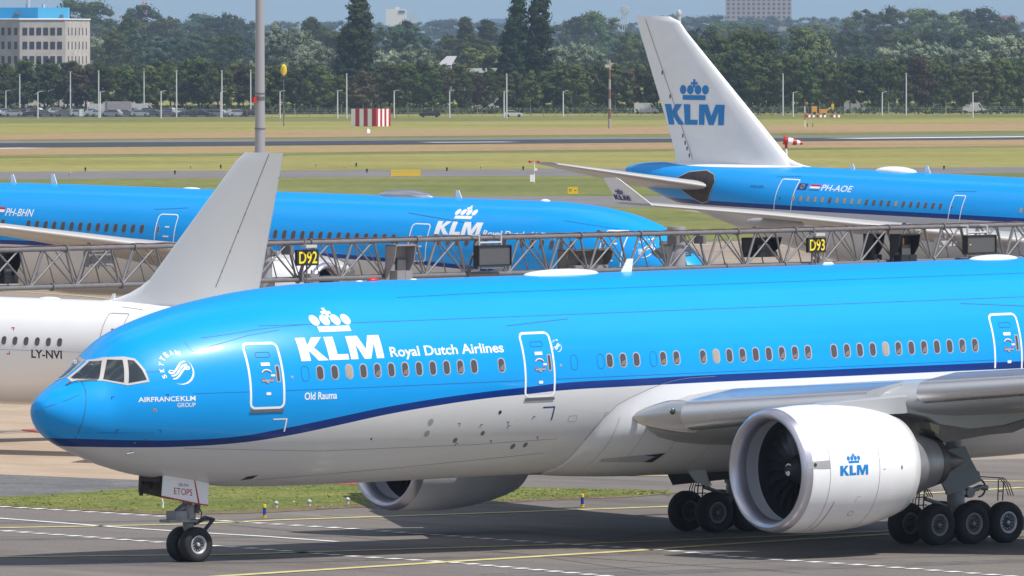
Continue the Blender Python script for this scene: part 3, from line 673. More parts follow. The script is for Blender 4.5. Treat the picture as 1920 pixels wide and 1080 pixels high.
                for v in b.verts: v.co = cyl(v.co.x, v.co.z/1.95, off)
                for f in b.faces:
                    f.normal_update()
                    if f.normal.y > 0: f.normal_flip()
                me = bpy.data.meshes.new(nm); b.to_mesh(me); b.free(); return link(nm, me, m, e)
            cdecal('engine_logo', fit(logo(), 1.33, 2.45, -.13, .17), M['bluel'])
            cdecal('name_plate', [[(.14, .12), (.96, .10), (.96, .36), (.14, .34)]], M['vortex'])
            cdecal('latch_port', [ell(.40, .24, .06, .06, 12)], M['dark'], .014)
            sm = ribbon2([(.97, .1*i-2.8) for i in range(56)], .014)+ribbon2([(2.95, .1*i-2.8) for i in range(56)], .014)
            sm += ribbon2([(2.05, .42), (2.08, .92), (2.55, .92), (2.55, .42)], .010)+ribbon2([(2.1, -1.05), (2.15, -.82), (2.3, -.82)], .010)
            sm += ribbon2(ell(2.15, -1.45, .10, .10, 14), .016, True)
            cdecal('cowl_seam', sm, M['gline'], .005)
            cdecal('warning_line', ribbon2([(1.28, -.95), (1.22, -1.3), (1.18, -1.8), (1.18, -2.4)], .022), M['red'])
            cdecal('small_port', [ell(3.95, .02, .035, .07, 10), ell(3.15, .0, .05, .012, 8)], M['sill'])
    # far engine lettering is not visible; main gear
    for sg in (-1, 1):
        g = empty('main_gear_anchor'); bpy.data.objects.remove(g)
        X0 = 31.77; gz = lambda x: -(ZC)-AL*x    # body-local height of the ground under x (root frame)
        def G(x, y, h): return (x+h*AL, y, h-AL*x-ZC)
        s = MB(); a = Vector(G(X0, sg*5.49, .66)); 
        s.tube(G(X0, sg*5.49, .55), G(X0, sg*5.49, 1.15), .20, n=16)
        s.tube(G(X0, sg*5.49, 1.05), G(X0, sg*5.49, 1.9), .29, .27, n=20)
        s.tube(G(X0, sg*5.49, 1.55), G(X0, sg*5.49, 1.68), .33, n=20)
        s.tube(G(X0, sg*5.49, 1.8), G(X0, sg*5.3, 4.2), .25, n=16)
        s.tube(G(X0, sg*5.4, 2.3), G(X0-2.2, sg*4.8, 3.9), .12, n=10); s.tube(G(X0, sg*5.4, 2.4), G(X0, sg*3.2, 3.9), .12, n=10)
        s.tube(G(X0-.75, sg*5.49, 2.3), G(X0, sg*5.49, 2.05), .09, n=8); s.tube(G(X0-.95, sg*5.49, 2.2), G(X0-.70, sg*5.49, 2.45), .16, n=10)
        gear = s.build('main_gear', M['strut'], root, L0)
        b = MB(); b.tube(G(X0-1.55, sg*5.49, .66), G(X0+1.55, sg*5.49, .66), .17, n=14)
        for dx in (-1.43, 0, 1.43): b.tube(G(X0+dx, sg*(5.49-.9), .66), G(X0+dx, sg*(5.49+.9), .66), .10, n=10)
        b.build('bogie_beam', M['hub'], gear)
        t = MB(); t.path([G(X0+.25, sg*5.49, 1.75), G(X0+.55, sg*5.49, 1.62), G(X0+1.0, sg*5.49, 1.75), G(X0+1.3, sg*5.49, 1.72)], .085, 8)
        t.tube(G(X0+.5, sg*5.35, 1.6), G(X0+.5, sg*5.65, 1.6), .17, n=14); t.tube(G(X0+.28, sg*5.49, 1.2), G(X0+1.0, sg*5.49, .8), .08)
        t.tube(G(X0-.25, sg*5.49, 1.15), G(X0-1.3, sg*5.49, 1.45), .06)
        t.build('torque_link', M['strut'], gear)
        h = MB()
        for yo in (-.12, .0, .12):
            h.path([G(X0-1.05+.1*yo, sg*5.49+yo, 1.5), G(X0-1.2, sg*5.49+yo, 1.72), G(X0-1.45, sg*5.49+yo, 1.75), G(X0-1.68, sg*5.49+yo, 1.62), G(X0-1.78, sg*5.49+yo, 1.40), G(X0-1.74, sg*5.49+yo, 1.12)], .018, 5)
            h.path([G(X0+.2, sg*5.49+yo, 2.05), G(X0+.5, sg*5.49+yo, 2.12), G(X0+1.9, sg*5.49+yo, 2.02), G(X0+2.15, sg*5.49+yo, 1.80), G(X0+2.3, sg*5.49+yo, 1.45)], .016, 5)
        for xx in (-1.5, -1.3): h.tube(G(X0+xx, sg*5.49, 1.7), G(X0+xx-.05, sg*5.49, 1.15), .022, n=5)
        h.tube(G(X0-1.62, sg*5.49, 1.5), G(X0-1.2, sg*5.49, 1.5), .02, n=5); h.tube(G(X0-1.62, sg*5.49, 1.25), G(X0-1.2, sg*5.49, 1.25), .02, n=5)
        h.tube(G(X0+2.0, sg*5.49, 1.9), G(X0+1.95, sg*5.49, 1.3), .02, n=5); h.tube(G(X0+1.78, sg*5.49, 1.98), G(X0+1.75, sg*5.49, 1.3), .02, n=5)
        h.tube(G(X0+1.95, sg*5.49, 1.6), G(X0+1.75, sg*5.49, 1.6), .02, n=5)
        lp = [G(X0+.95+.28*math.cos(R(a_)), sg*5.49, 1.72+.28*math.sin(R(a_))) for a_ in range(-90, 121, 30)]; h.path(lp, .03, 6)
        h.build('hydraulic_hose', M['rubber'], gear)
        for dx in (-1.43, 0, 1.43):
            for dy in (-.70, .70): wheel(gear, G(X0+dx, sg*5.49+dy, .655), 0, .66, .50, rimcol=M['rimm'] if dx > 0 else M['rimd'])
        d = MB()
        yD = sg*5.95
        if sg == -1:
            dp = [(30.75, -2.66), (31.75, -2.54), (31.96, -2.92), (32.24, -3.34), (32.32, -3.36), (32.42, -3.66), (31.85, -3.83), (31.02, -4.05), (30.78, -3.66)]
        else: dp = [(29.6, -3.2), (33.4, -3.2), (33.2, -3.7), (31.5, -4.0), (29.9, -3.9)]
        d.prism(dp, lambda a_, b_, t_: (a_, yD+t_*sg, b_), .07); d.build('gear_door', M['gdoor'], gear)
        if sg == 1:
            d = MB(); d.prism([(27.0, -3.2), (31, -3.2), (31, -3.75), (27.4, -3.9)], lambda a_, b_, t_: (a_, 3.2+t_, b_), .07); d.build('gear_door', M['dark'], gear)
    # nose gear
    def G(x, y, h): return (x+h*AL, y, h-AL*x-ZC)
    X0 = 5.80; s = MB()
    s.tube(G(X0, 0, .5), G(X0-.02, 0, 1.1), .11, n=14); s.tube(G(X0-.02, 0, .98), G(X0-.05, 0, 1.25), .17, n=14); s.tube(G(X0-.05, 0, 1.2), G(X0-.15, 0, 2.9), .16, n=16)
    s.tube(G(X0-.05, 0, 1.32), G(X0-.06, 0, 1.75), .24, n=16); s.tube(G(X0-.1, 0, 1.9), G(X0-1.2, 0, 2.7), .09, n=10)
    s.tube(G(X0, -.38, .545), G(X0, .38, .545), .07)
    ng = s.build('nose_gear', M['strut'], root, L0)
    t = MB(); t.path([G(X0+.2, 0, 1.15), G(X0+.55, 0, 1.28), G(X0+.85, 0, 1.30), G(X0+.8, 0, 1.18), G(X0+.3, 0, .72), G(X0, 0, .6)], .05, 8)
    t.path([G(X0+.15, -.1, 1.2), G(X0+.5, -.1, 1.38), G(X0+.9, -.08, 1.28), G(X0+.45, -.08, .85)], .03, 6); t.path([G(X0+.25, -.12, 1.7), G(X0+.38, -.12, 1.5), G(X0+.35, -.1, 1.2)], .02, 6)
    t.tube(G(X0+.12, -.2, 1.5), G(X0+.2, -.2, 1.9), .09)
    t.build('torque_link', M['hub'], ng)
    lt = MB(); lt.box(G(X0-.55, -.1, 1.45), (.42, .5, .26)); lt.box(G(X0-.62, -.1, 1.28), (.75, .55, .09)); lt.tube(G(X0-.35, -.25, 1.25), G(X0+.1, -.25, 1.25), .06); lt.tube(G(X0-.55, -.1, 1.55), G(X0-.3, -.1, 1.70), .1); lt.tube(G(X0-.3, .25, 1.25), G(X0+.1, .25, 1.25), .05)
    lt.build('taxi_light', M['strut'], ng)
    for sy in (-.33, .33): wheel(ng, G(X0, sy, .54), 0, .545, .40)
    dmat = [M['white'], M['red'], M['beige'], M['dark']]
    d = MB(); Y = -.62
    pts = [(4.42, -2.52), (6.12, -2.84), (6.08, -3.50), (5.74, -3.45), (4.36, -3.16)]
    d.prism(pts, lambda a, b, t: (a, Y+t, b), .05, 0)
    nd = d.build('nose_gear_door', [M['white']], root, L0)
    e = MB()
    P = [(4.36, -3.16), (5.74, -3.45), (6.08, -3.50), (6.08, -3.54), (5.74, -3.49), (4.36, -3.20)]
    e.prism(P, lambda a, b, t: (a, Y-.012+t, b), .07, 0)
    e.prism([(5.56, -2.74), (5.60, -2.74), (5.76, -3.46), (5.70, -3.46)], lambda a, b, t: (a, Y-.006+t, b), .004, 0)
    e.build('door_edge_stripe', [M['red']], nd)
    tx = MB()
    def onflat(P, x0, x1, z0, z1, sl):
        for p in P: tx.add([(x0+a*(x1-x0), Y-.008, z0+b*(z1-z0)+sl*a*(x1-x0)) for a, b in p], [tuple(range(len(p)))])
    onflat(text_polys('ETOPS', .0), 4.80, 5.48, -3.13, -2.93, -.12); tx.build('etops_lettering', [M['red']], nd)
    tx = MB(); onflat(text_polys('QD-014', .0), 4.97, 5.34, -2.90, -2.80, -.12); tx.build('fleet_number', [M['navy']], nd)
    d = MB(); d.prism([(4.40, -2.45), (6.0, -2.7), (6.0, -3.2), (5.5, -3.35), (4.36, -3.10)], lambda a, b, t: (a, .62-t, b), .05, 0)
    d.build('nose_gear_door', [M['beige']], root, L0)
    br_ = MB(); br_.box((4.42, .55, -2.95), (.06, .12, .5)); br_.box((4.62, .55, -2.72), (.22, .1, .3)); br_.tube((4.9, .55, -2.6), (4.75, .5, -3.0), .03); br_.build('door_hinge', M['dark'], root, L0)
    d = MB(); d.box((5.15, 0, -2.62), (1.6, 1.0, .25)); d.build('nose_gear_bay', [M['dark']], root, L0)
    # fillet skirt round the bay
    # tail (outside the picture but part of the aircraft)
    wing_mesh([(2.6, 50.5, 0, 9.2, .10, 0), (4.0, 52.0, 0, 8.0, .10, 0), (12.9, 59.6, 0, 3.2, .09, 0)], 1, vertical=True).build('tail_fin', M['white'], root, L0)
    for sg in (-1, 1): wing_mesh([(1.0, 52.5, 1.0, 6.6, .10, 0), (10.7, 60.0, 1.9, 2.3, .09, 0)], sg).build('tailplane', M['wing'], root, L0)
    return root
M['joint'] = mat('joint_sealant', (.075, .07, .068), .8); M['skid'] = mat('rubbered_asphalt', (.125, .112, .104), .8, noise=.30, nscale=1.2)
M['fairing'] = mat('fairing_paint', (.68, .68, .70), .32, coat=.5, noise=.03, nscale=.8)
M['bluel'] = mat('logo_blue', (.0, .22, .60), .4, coat=.3)
M['tanp'] = mat('titanium_panel', (.30, .29, .20), .5, metal=.3)
M['rimd'] = mat('dusty_wheel_rim', (.28, .26, .25), .55, metal=.3)
big_jet()

# ------------------------------------------------------------ ground
G_ = dict(
 grass=ground_mat('field_grass', [(0, (.20, .19, .042)), (.5, (.27, .245, .065)), (1, (.33, .29, .095))], .02, .3, stretch=(1, 1, 1), fine=.2, fscale=.5),
 green=ground_mat('green_grass', [(0, (.10, .125, .028)), (.5, (.16, .175, .042)), (1, (.24, .225, .07))], .03, .4, fine=.25, fscale=.7),
 brown=ground_mat('dry_grass', [(0, (.28, .17, .085)), (.5, (.36, .235, .125)), (1, (.30, .25, .085))], .02, .4, fine=.2, fscale=.6),
 runway=ground_mat('runway_asphalt', [(0, (.036, .038, .046)), (1, (.06, .062, .072))], .02, .3, fine=.12),
 taxi=ground_mat('taxiway_asphalt', [(0, (.15, .145, .145)), (1, (.22, .205, .20))], .02, .25, fine=.1),
 apron=ground_mat('apron_concrete', [(0, (.24, .20, .165)), (.5, (.31, .255, .205)), (1, (.37, .30, .235))], .03, .35, stretch=(1, .35, 1), rot=.9, fine=.06, fscale=4),
 tanc=ground_mat('tan_concrete', [(0, (.36, .27, .195)), (.5, (.43, .335, .245)), (1, (.46, .38, .30))], .04, .5, stretch=(1, .35, 1), rot=.9, fine=.06, fscale=4),
 asph=ground_mat('near_asphalt', [(0, (.12, .107, .098)), (.35, (.165, .147, .133)), (.7, (.185, .165, .148)), (1, (.235, .208, .18))], .045, .5, stretch=(1, .18, 1), rot=.95, fine=.16, fscale=9, bump=.2),
 old=ground_mat('old_asphalt', [(0, (.10, .10, .105)), (1, (.20, .195, .19))], .3, 1.5, fine=.25, fscale=5, bump=.2),
 verge=ground_mat('verge_grass', [(0, (.085, .12, .022)), (.5, (.14, .165, .036)), (1, (.23, .22, .06))], .15, 1.0, fine=.35, fscale=6, bump=.5),
 floor=ground_mat('woodland_floor', [(0, (.035, .045, .018)), (1, (.08, .09, .03))], .05, .5, fine=.3),
 edge=ground_mat('dry_verge', [(0, (.10, .075, .04)), (1, (.22, .18, .09))], .8, 3.0, fine=.35, fscale=6),
)
def sheet(name, pts, m, z, kind='structure'):
    me = bpy.data.meshes.new(name); P = [gp(u, v, 0) for u, v in pts]
    P = [(p.x, p.y, z) for p in P]; me.from_pydata(P, [], [tuple(range(len(P)))]); me.update()
    b = bmesh.new(); b.from_mesh(me); bmesh.ops.recalc_face_normals(b, faces=b.faces)
    for f in b.faces:
        if f.normal.z < 0: f.normal_flip()
    b.to_mesh(me); b.free()
    return link(name, me, m, None, kind=kind)
me = bpy.data.meshes.new('ground'); S_ = 16000; me.from_pydata([(-S_, -S_, 0), (S_, -S_, 0), (S_, S_, 0), (-S_, S_, 0)], [], [(0, 1, 2, 3)])
link('ground', me, G_['grass'], None, kind='structure')
def band(name, a, b, m, z, u0=-1500, u1=3400):
    f = lambda q, u: q[0]+(q[1]-q[0])*u/1920
    n = 12; us = [u0+(u1-u0)*i/n for i in range(n+1)]
    j = lambda k: 0
    return sheet(name, [(u, f(a, u)) for u in us]+[(u, f(b, u)) for u in us[::-1]], m, z)
band('verge', (221, 214), (231, 221.5), G_['green'], .004)
band('woodland_floor', (198, 193), (216, 210), G_['floor'], .004)
sheet('car_park', [(-900, 202), (478, 203), (480, 219), (-900, 223)], G_['runway'], .012)
band('field', (253, 229), (262, 245), G_['brown'], .004)
band('field', (262, 245), (266.5, 253), G_['green'], .004)
band('runway', (267.5, 254.5), (277.5, 261.5), G_['runway'], .008)
band('runway_shoulder', (265, 252.5), (268.5, 255.8), G_['taxi'], .012)
band('field', (279.5, 262.5), (291, 273), G_['brown'], .004)
band('field', (291, 273), (297, 277), G_['green'], .004)
band('taxiway', (322, 313.5), (336.5, 324), G_['taxi'], .008)
band('field', (336.5, 324), (372, 366), G_['green'], .004)
sheet('taxiway', [(1000, 316), (1300, 316), (1300, 352), (1240, 348), (1134, 330)], G_['taxi'], .012)
band('taxiway', (366, 369), (389, 391), G_['taxi'], .012)
sheet('apron', [(-1500, 389), (3400, 398), (3400, 940), (-1500, 940)], G_['apron'], .004)
sheet('verge', [(500, 388), (1240, 389), (1390, 410), (1470, 428), (1480, 449), (1330, 453), (500, 456)], G_['green'], .016)
sheet('apron', [(-1500, 600), (700, 620), (900, 760), (700, 905), (-1500, 900)], G_['tanc'], .008)
sheet('taxiway', [(-1500, 880), (0, 890), (260, 900.5), (520, 906), (700, 905), (1000, 884), (1500, 870), (2400, 850), (3400, 830), (3400, 1700), (-1500, 1700)], G_['asph'], .012)
sheet('taxiway', [(-1500, 881), (0, 891), (260, 901.5), (520, 908), (520, 925), (0, 944), (-1500, 950)], G_['old'], .016)
sheet('verge', [(-1500, 940), (0, 932), (75, 929), (150, 924), (260, 915), (450, 909), (700, 908), (960, 914), (1080, 916), (1200, 919), (1262, 922), (1276, 924), (1268, 926), (1180, 932), (1000, 938), (930, 943), (790, 946), (640, 952), (520, 959), (440, 962.5), (300, 964), (200, 958), (100, 955), (0, 951), (-1500, 946)], G_['verge'], .020)
sheet('verge_edge', [(0, 948), (100, 952), (200, 955), (300, 960), (440, 958), (560, 951), (640, 947), (790, 941), (930, 939), (1000, 935), (1180, 929.5), (1262, 924.5), (1276, 925.5), (1180, 933.5), (1000, 940.5), (930, 945), (790, 948.5), (640, 954), (520, 961.5), (440, 964.5), (300, 966), (200, 960), (100, 957), (0, 953)], G_['edge'], .024)
# painted lines on the ground
def gline(name, pts, wd, m, z=.03, dash=None):
    mb = MB(); P = [gp(u, v) for u, v in pts]
    L = [0]
    for a, b in zip(P, P[1:]): L.append(L[-1]+(b-a).length)
    def pos(s):
        for i in range(len(P)-1):
            if s <= L[i+1] or i == len(P)-2: t = (s-L[i])/(L[i+1]-L[i]); return P[i].lerp(P[i+1], t), (P[i+1]-P[i]).normalized()
    segs = []
    if dash:
        s = 0; per, on = dash
        while s < L[-1]: segs.append((s, min(s+on, L[-1]))); s += per
    else:
        n = max(2, int(L[-1]/4)); segs = [(L[-1]*i/n, L[-1]*(i+1)/n) for i in range(n)]
    rnd = random.Random(3)
    for a, b in segs:
        (p, d1), (q, d2) = pos(a), pos(b); n1 = Vector((-d1.y, d1.x, 0))*wd/2; n2 = Vector((-d2.y, d2.x, 0))*wd/2
        mb.add([(p+n1).xy.to_3d()+Vector((0, 0, z)), (q+n2).xy.to_3d()+Vector((0, 0, z)), (q-n2).xy.to_3d()+Vector((0, 0, z)), (p-n1).xy.to_3d()+Vector((0, 0, z))], [(0, 1, 2, 3)])
    o = mb.build(name, m, None, kind='structure')
    return o
DA = [(0, 951), (312, 970), (447, 980), (650, 992), (920, 1012), (1102, 1024), (1285, 1036), (1380, 1046), (1620, 1061), (1900, 1082)]
gline('dashed_marking', DA, .46, M['wline'], dash=(1.0, .50))
gline('white_marking', [(-300, 958), (0, 973), (300, 996), (480, 1006), (632, 1017)], .28, M['wline'])
gline('dashed_marking', [(-300, 978), (0, 996), (325, 1020), (480, 1030), (640, 1043), (850, 1056), (1110, 1079), (1300, 1097)], .46, M['wline'], dash=(1.0, .50))
gline('yellow_marking', [(-300, 996), (0, 991), (340, 985), (440, 979), (920, 963), (1250, 951), (1600, 934), (1920, 915)], .50, M['yline'])
gline('yellow_marking', [(-300, 1050), (0, 1046), (330, 1042), (400, 1042), (920, 1026), (1100, 1021), (1380, 1010), (1640, 998), (1920, 984)], .45, M['yline'])
gline('yellow_marking', [(200, 1096), (440, 1080), (920, 1050), (1220, 1032), (1380, 1020), (1665, 1003), (1920, 988)], .55, M['yline'])
gline('yellow_marking', [(1100, 893), (1330, 893), (1600, 897), (1840, 903), (2100, 905)], .5, M['yline'])
gline('yellow_marking', [(-100, 543), (30, 547), (160, 556), (300, 570)], .4, M['yline'])
gline('yellow_marking', [(1300, 459), (1500, 462), (1900, 470)], .6, M['wline'])
gline('yellow_marking', [(1300, 477), (1480, 476), (1900, 470)], .6, M['yline'])
sheet('red_marking', [(40, 806), (75, 808), (120, 812), (120, 816), (90, 814), (45, 809)], M['stripe'], .03)
sheet('red_marking', [(985, 891), (1000, 887), (1085, 884), (1095, 887), (1040, 890)], M['stripe'], .03)
sheet('red_marking', [(600, 908), (670, 904), (740, 906), (680, 910)], M['stripe'], .03)
gline('runway_marking', [(570, 262.5+.6), (800, 267.3-.2), (960, 266.3)][1:], 6, M['wline'], .03)
gline('runway_marking', [(1580, 259.8), (1920, 256.6), (2300, 254)], 9, M['wline'], .03)
gline('runway_marking', [(-400, 281.5), (0, 278.3), (72, 277.6)], 7, M['wline'], .03)

for i, pts in enumerate(([(-200, 1002), (500, 1016), (1000, 1040), (1500, 1075)], [(600, 966), (1000, 1000), (1300, 1030)], [(900, 1078), (1250, 1062), (1500, 1052), (1920, 1040)], [(0, 1064), (400, 1060), (900, 1046)], [(430, 985), (980, 1040), (1250, 1078)], [(1350, 905), (1920, 925)], [(1000, 903), (1400, 915), (1920, 950)])):
    gline('pavement_joint', pts, .07, M['joint'], .018)
for pts, wd in (([(-200, 1062), (600, 1052), (1300, 1036), (2000, 1020)], 1.6), ([(-200, 1014), (500, 1008), (1100, 992), (1500, 985)], 1.2), ([(-100, 982), (300, 978), (700, 970)], .9), ([(900, 1084), (1300, 1072), (2000, 1050)], 1.8)):
    gline('tyre_mark', pts, wd, M['skid'], .016)
# ------------------------------------------------------------ verge flowers and tufts
def tufts():
    mb = MB(); rnd = random.Random(11)
    P = [(-20, 938, 951), (150, 926, 957), (300, 914, 963), (520, 910, 957), (700, 909, 950), (930, 914, 942), (1250, 921, 927)]
    for _ in range(9000):
        u = rnd.uniform(-20, 1255)
        for a, b in zip(P, P[1:]):
            if a[0] <= u <= b[0]: t = (u-a[0])/(b[0]-a[0]); v0 = a[1]+(b[1]-a[1])*t; v1 = a[2]+(b[2]-a[2])*t
        v = rnd.uniform(v0, v1); p = gp(u, v); h = rnd.uniform(.01, .045)*(2.0 if rnd.random() < .04 else 1); wd = rnd.uniform(.02, .07)
        m = 0 if rnd.random() < .7 else 1
        if rnd.random() < .04: m = 2; h *= .8
        if rnd.random() < .012: m = 3
        a = rnd.uniform(0, PI); dx, dy = math.cos(a)*wd, math.sin(a)*wd
        mb.add([(p.x-dx, p.y-dy, .02), (p.x+dx, p.y+dy, .02), (p.x+dx*.4+rnd.uniform(-.05, .05), p.y+dy*.4, h), (p.x-dx*.7, p.y-dy*.7, h*.8)], [(0, 1, 2, 3)], m)
    o = mb.build('grass_tufts', [mat('grass_blade', (.15, .19, .035), .8), mat('dry_blade', (.24, .22, .08), .8), mat('yellow_flower', (.6, .48, .02), .7), mat('white_flower', (.6, .6, .55), .7)], None, fix=False, kind='stuff')
    tag(o, 'grass and yellow wild flowers growing on the verge by the taxiway', 'grass')
tufts()

# ------------------------------------------------------------ other aircraft
def place(name, X, Y, psi, al, zc, **k):
    root = empty(name, (X, Y, 0), **k); root.rotation_mode = 'ZYX'
    root.rotation_euler = (0, 0, 0)
    root.rotation_mode = 'QUATERNION'; root.rotation_quaternion = (Matrix.Rotation(psi, 4, 'Z') @ Matrix.Rotation(-al, 4, 'Y')).to_quaternion()
    return root, (0, 0, zc-30*al)
def radome(root, L0, x0, x1, z, h, wd, m='white'):
    r_ = MB(); P = []; n = 18; K = 14
    for k in range(K+1):
        t = k/K; pr = math.sin(PI*t)**.45 if 0 < t < 1 else .02
        for i in range(n): a = 2*PI*i/n; P.append((x0+(x1-x0)*t, wd*pr*math.cos(a), z+h*pr*max(math.sin(a), -.3)))
    r_.add(P, [(k*n+i, k*n+(i+1) % n, (k+1)*n+(i+1) % n, (k+1)*n+i) for k in range(K) for i in range(n)], 0, True); return r_.build('satellite_radome', M[m], root, L0)
def blade(root, L0, x, h, c, sw, z, sgn=1):
    b_ = MB(); b_.prism([(0, 0), (c, 0), (c*.5+sw, h), (sw, h)], lambda a, b, t: (x+a, -.02+t, z+b), .04); return b_.build('blade_antenna', M['white'], root, L0)
def gear_simple(root, L0, x, ys, hgt, zc, al, R0, axles=(0,), name='main_gear', w_=.4):
    for y in ys:
        Gx = lambda xx, yy, h: (xx, yy, h-zc+al*(30-xx))
        s = MB(); s.tube(Gx(x, y, R0), Gx(x, y, hgt), .17, n=12); s.tube(Gx(x, y, hgt*.5), Gx(x-1.2, y*.8, hgt), .08, n=8)
        s.tube(Gx(x+min(axles), y, R0), Gx(x+max(axles)+.01, y, R0), .12)
        g = s.build(name, M['strut'], root, L0)
        for a in axles:
            for dy in (-.45, .45): wheel(g, Gx(x+a, y+dy, R0), 0, R0, w_)
# --- A: narrow, all-white jet on the left
def white_jet():
    al, zc = -.012, 3.857
    root, L0 = place('airliner', 43.816, 95.008, -1.282, al, zc, label='all white airliner at the left edge, only its tail end in the picture', cat='airplane')
    X = [0, .1, .4, 1, 2, 3, 4, 5.5, 24, 27, 30, 33, 35.5, 37.0, 37.5]
    T = [-.35, -.1, .15, .6, 1.15, 1.65, 1.92, 2.07, 2.07, 2.06, 2.02, 1.9, 1.65, 1.35, 1.2]; B = [-.35, -.6, -.9, -1.3, -1.7, -1.9, -2.0, -2.07, -2.07, -1.9, -1.45, -.75, -.05, .45, .7]; W = [0, .3, .65, 1.05, 1.5, 1.75, 1.9, 1.975, 1.975, 1.93, 1.75, 1.35, .85, .45, .3]
    b = Body(X, T, B, W, -1); b.mesh(64).build('fuselage', M['white2'], root, L0)
    windows(b, [27.49-.5334*i for i in range(22)], .47, .23, .33, root, L0, lw=.02, rimm=M['gline'])
    d = b.decal('door', ribbon2(rrect(29.33, 30.26, -.25, 1.62, .1), .035, True), M['vortex'], root, .006, L0)
    b.decal('door_window', [ell(29.95, .62, .07, .09, 12)], M['pane'], d, .01); b.decal('door_placard', [[(29.75, 1.0), (29.88, 1.0), (29.88, 1.05), (29.75, 1.05)]], M['red'], d, .01)
    b.decal('registration', fit(text_polys('LY-NVI', .018), 26.18, 27.62, -.16, .16), M['black'], root, .006, L0)
    b.decal('corner_mark', [[(25.05, .98), (25.2, .98), (25.2, .86), (25.16, .86), (25.16, .94), (25.05, .94)], [(25.0, -.02), (25.12, -.02), (25.12, .06), (25.15, .06), (25.15, -.06), (25.0, -.06)]], M['red'], root, .006, L0)
    b.decal('panel_seam', ribbon2([(20, .12), (28.9, .12)], .010)+ribbon2([(29.6, 1.86), (30.7, 1.78)], .02), M['gline'], root, .004, L0)
    fin = wing_mesh([(1.6, 29.0, 0, 6.2, .11, 0), (2.4, 29.9, 0, 5.62, .11, 0), (7.55, 34.45, 0, 2.15, .10, 0), (7.85, 34.85, 0, 1.80, .09, 0)], -1, vertical=True, n=12).build('tail_fin', M['white2'], root, L0)
    fl = MB(); P = []; n = 12
    for k in range(9):
        t = k/8; x = 27.3+t*4.2; h = .02+2.0*t**2.4; ww = .03+.20*t
        for i in range(n): a = 2*PI*i/n; P.append((x, ww*math.cos(a), 2.0-.06*t+h*max(0, math.sin(a))-.1*(math.sin(a) < 0)))
    fl.add(P, [(k*n+i, k*n+(i+1) % n, (k+1)*n+(i+1) % n, (k+1)*n+i) for k in range(8) for i in range(n)], 0, True); fl.build('fin_fillet', M['white2'], fin)
    rs = MB()
    def fs(x, z):
        t = (z-2.4)/5.15; xl = 29.9+4.55*t; c = 5.62-3.47*t; th = .11-.01*t; q = min(max((x-xl)/c, .01), .99)
        return -(5*th*c*(.2969*math.sqrt(q)-.126*q-.3516*q*q+.2843*q**3-.1036*q**4)+.012)
    for k in range(20):
        z0, z1 = 2.7+5.1*k/20, 2.7+5.1*(k+1)/20; x0, x1 = 33.65+2.36*k/20, 33.65+2.36*(k+1)/20
        rs.add([(x0, fs(x0, z0), z0), (x0+.03, fs(x0+.03, z0), z0), (x1+.03, fs(x1+.03, z1), z1), (x1, fs(x1, z1), z1)], [(0, 1, 2, 3)])
    for z, x in ((7.75, 36.62), (6.9, 36.33), (6.2, 36.12)): rs.tube((x, 0, z), (x+.22, 0, z+.02), .012, n=4)
    for t in (.12, .27, .42, .55, .78): x, z = 33.65+2.36*t, 2.7+5.1*t; rs.box((x+.02, fs(x, z), z), (.04, .015, .07))
    rs.build('rudder_hinge', M['gline'], fin)
    for sg in (-1, 1):
        wing_mesh([(.6, 31.8, .7, 4.2, .10, 0), (6.2, 34.9, 1.25, 1.6, .09, 0)], sg).build('tailplane', M['white2'], root, L0)
        wing_mesh([(1.5, 11.5, -1.35, 7.5, .12, .03), (6, 14.4, -1.0, 4.4, .11, .02), (17, 20.5, .1, 1.5, .10, 0)], sg).build('wing', M['wing'], root, L0)
        engine(root, L0, (9.8, sg*5.75, -2.05), 3.4, 1.05, .90, .85, .7, True, n=32)
    radome(root, L0, 25.0, 26.1, 2.03, .10, .16)
    blade(root, L0, 28.45, .30, .22, .14, 2.03)
    gear_simple(root, L0, 17.7, (-3.8, 3.8), 2.6, zc, al, .58); gear_simple(root, L0, 5.0, (0,), 2.2, zc, al, .38, name='nose_gear', w_=.25)
M['white2'] = mat('white_fuselage', (.90, .90, .905), .3, coat=.5, noise=.02, nscale=.7)
white_jet()
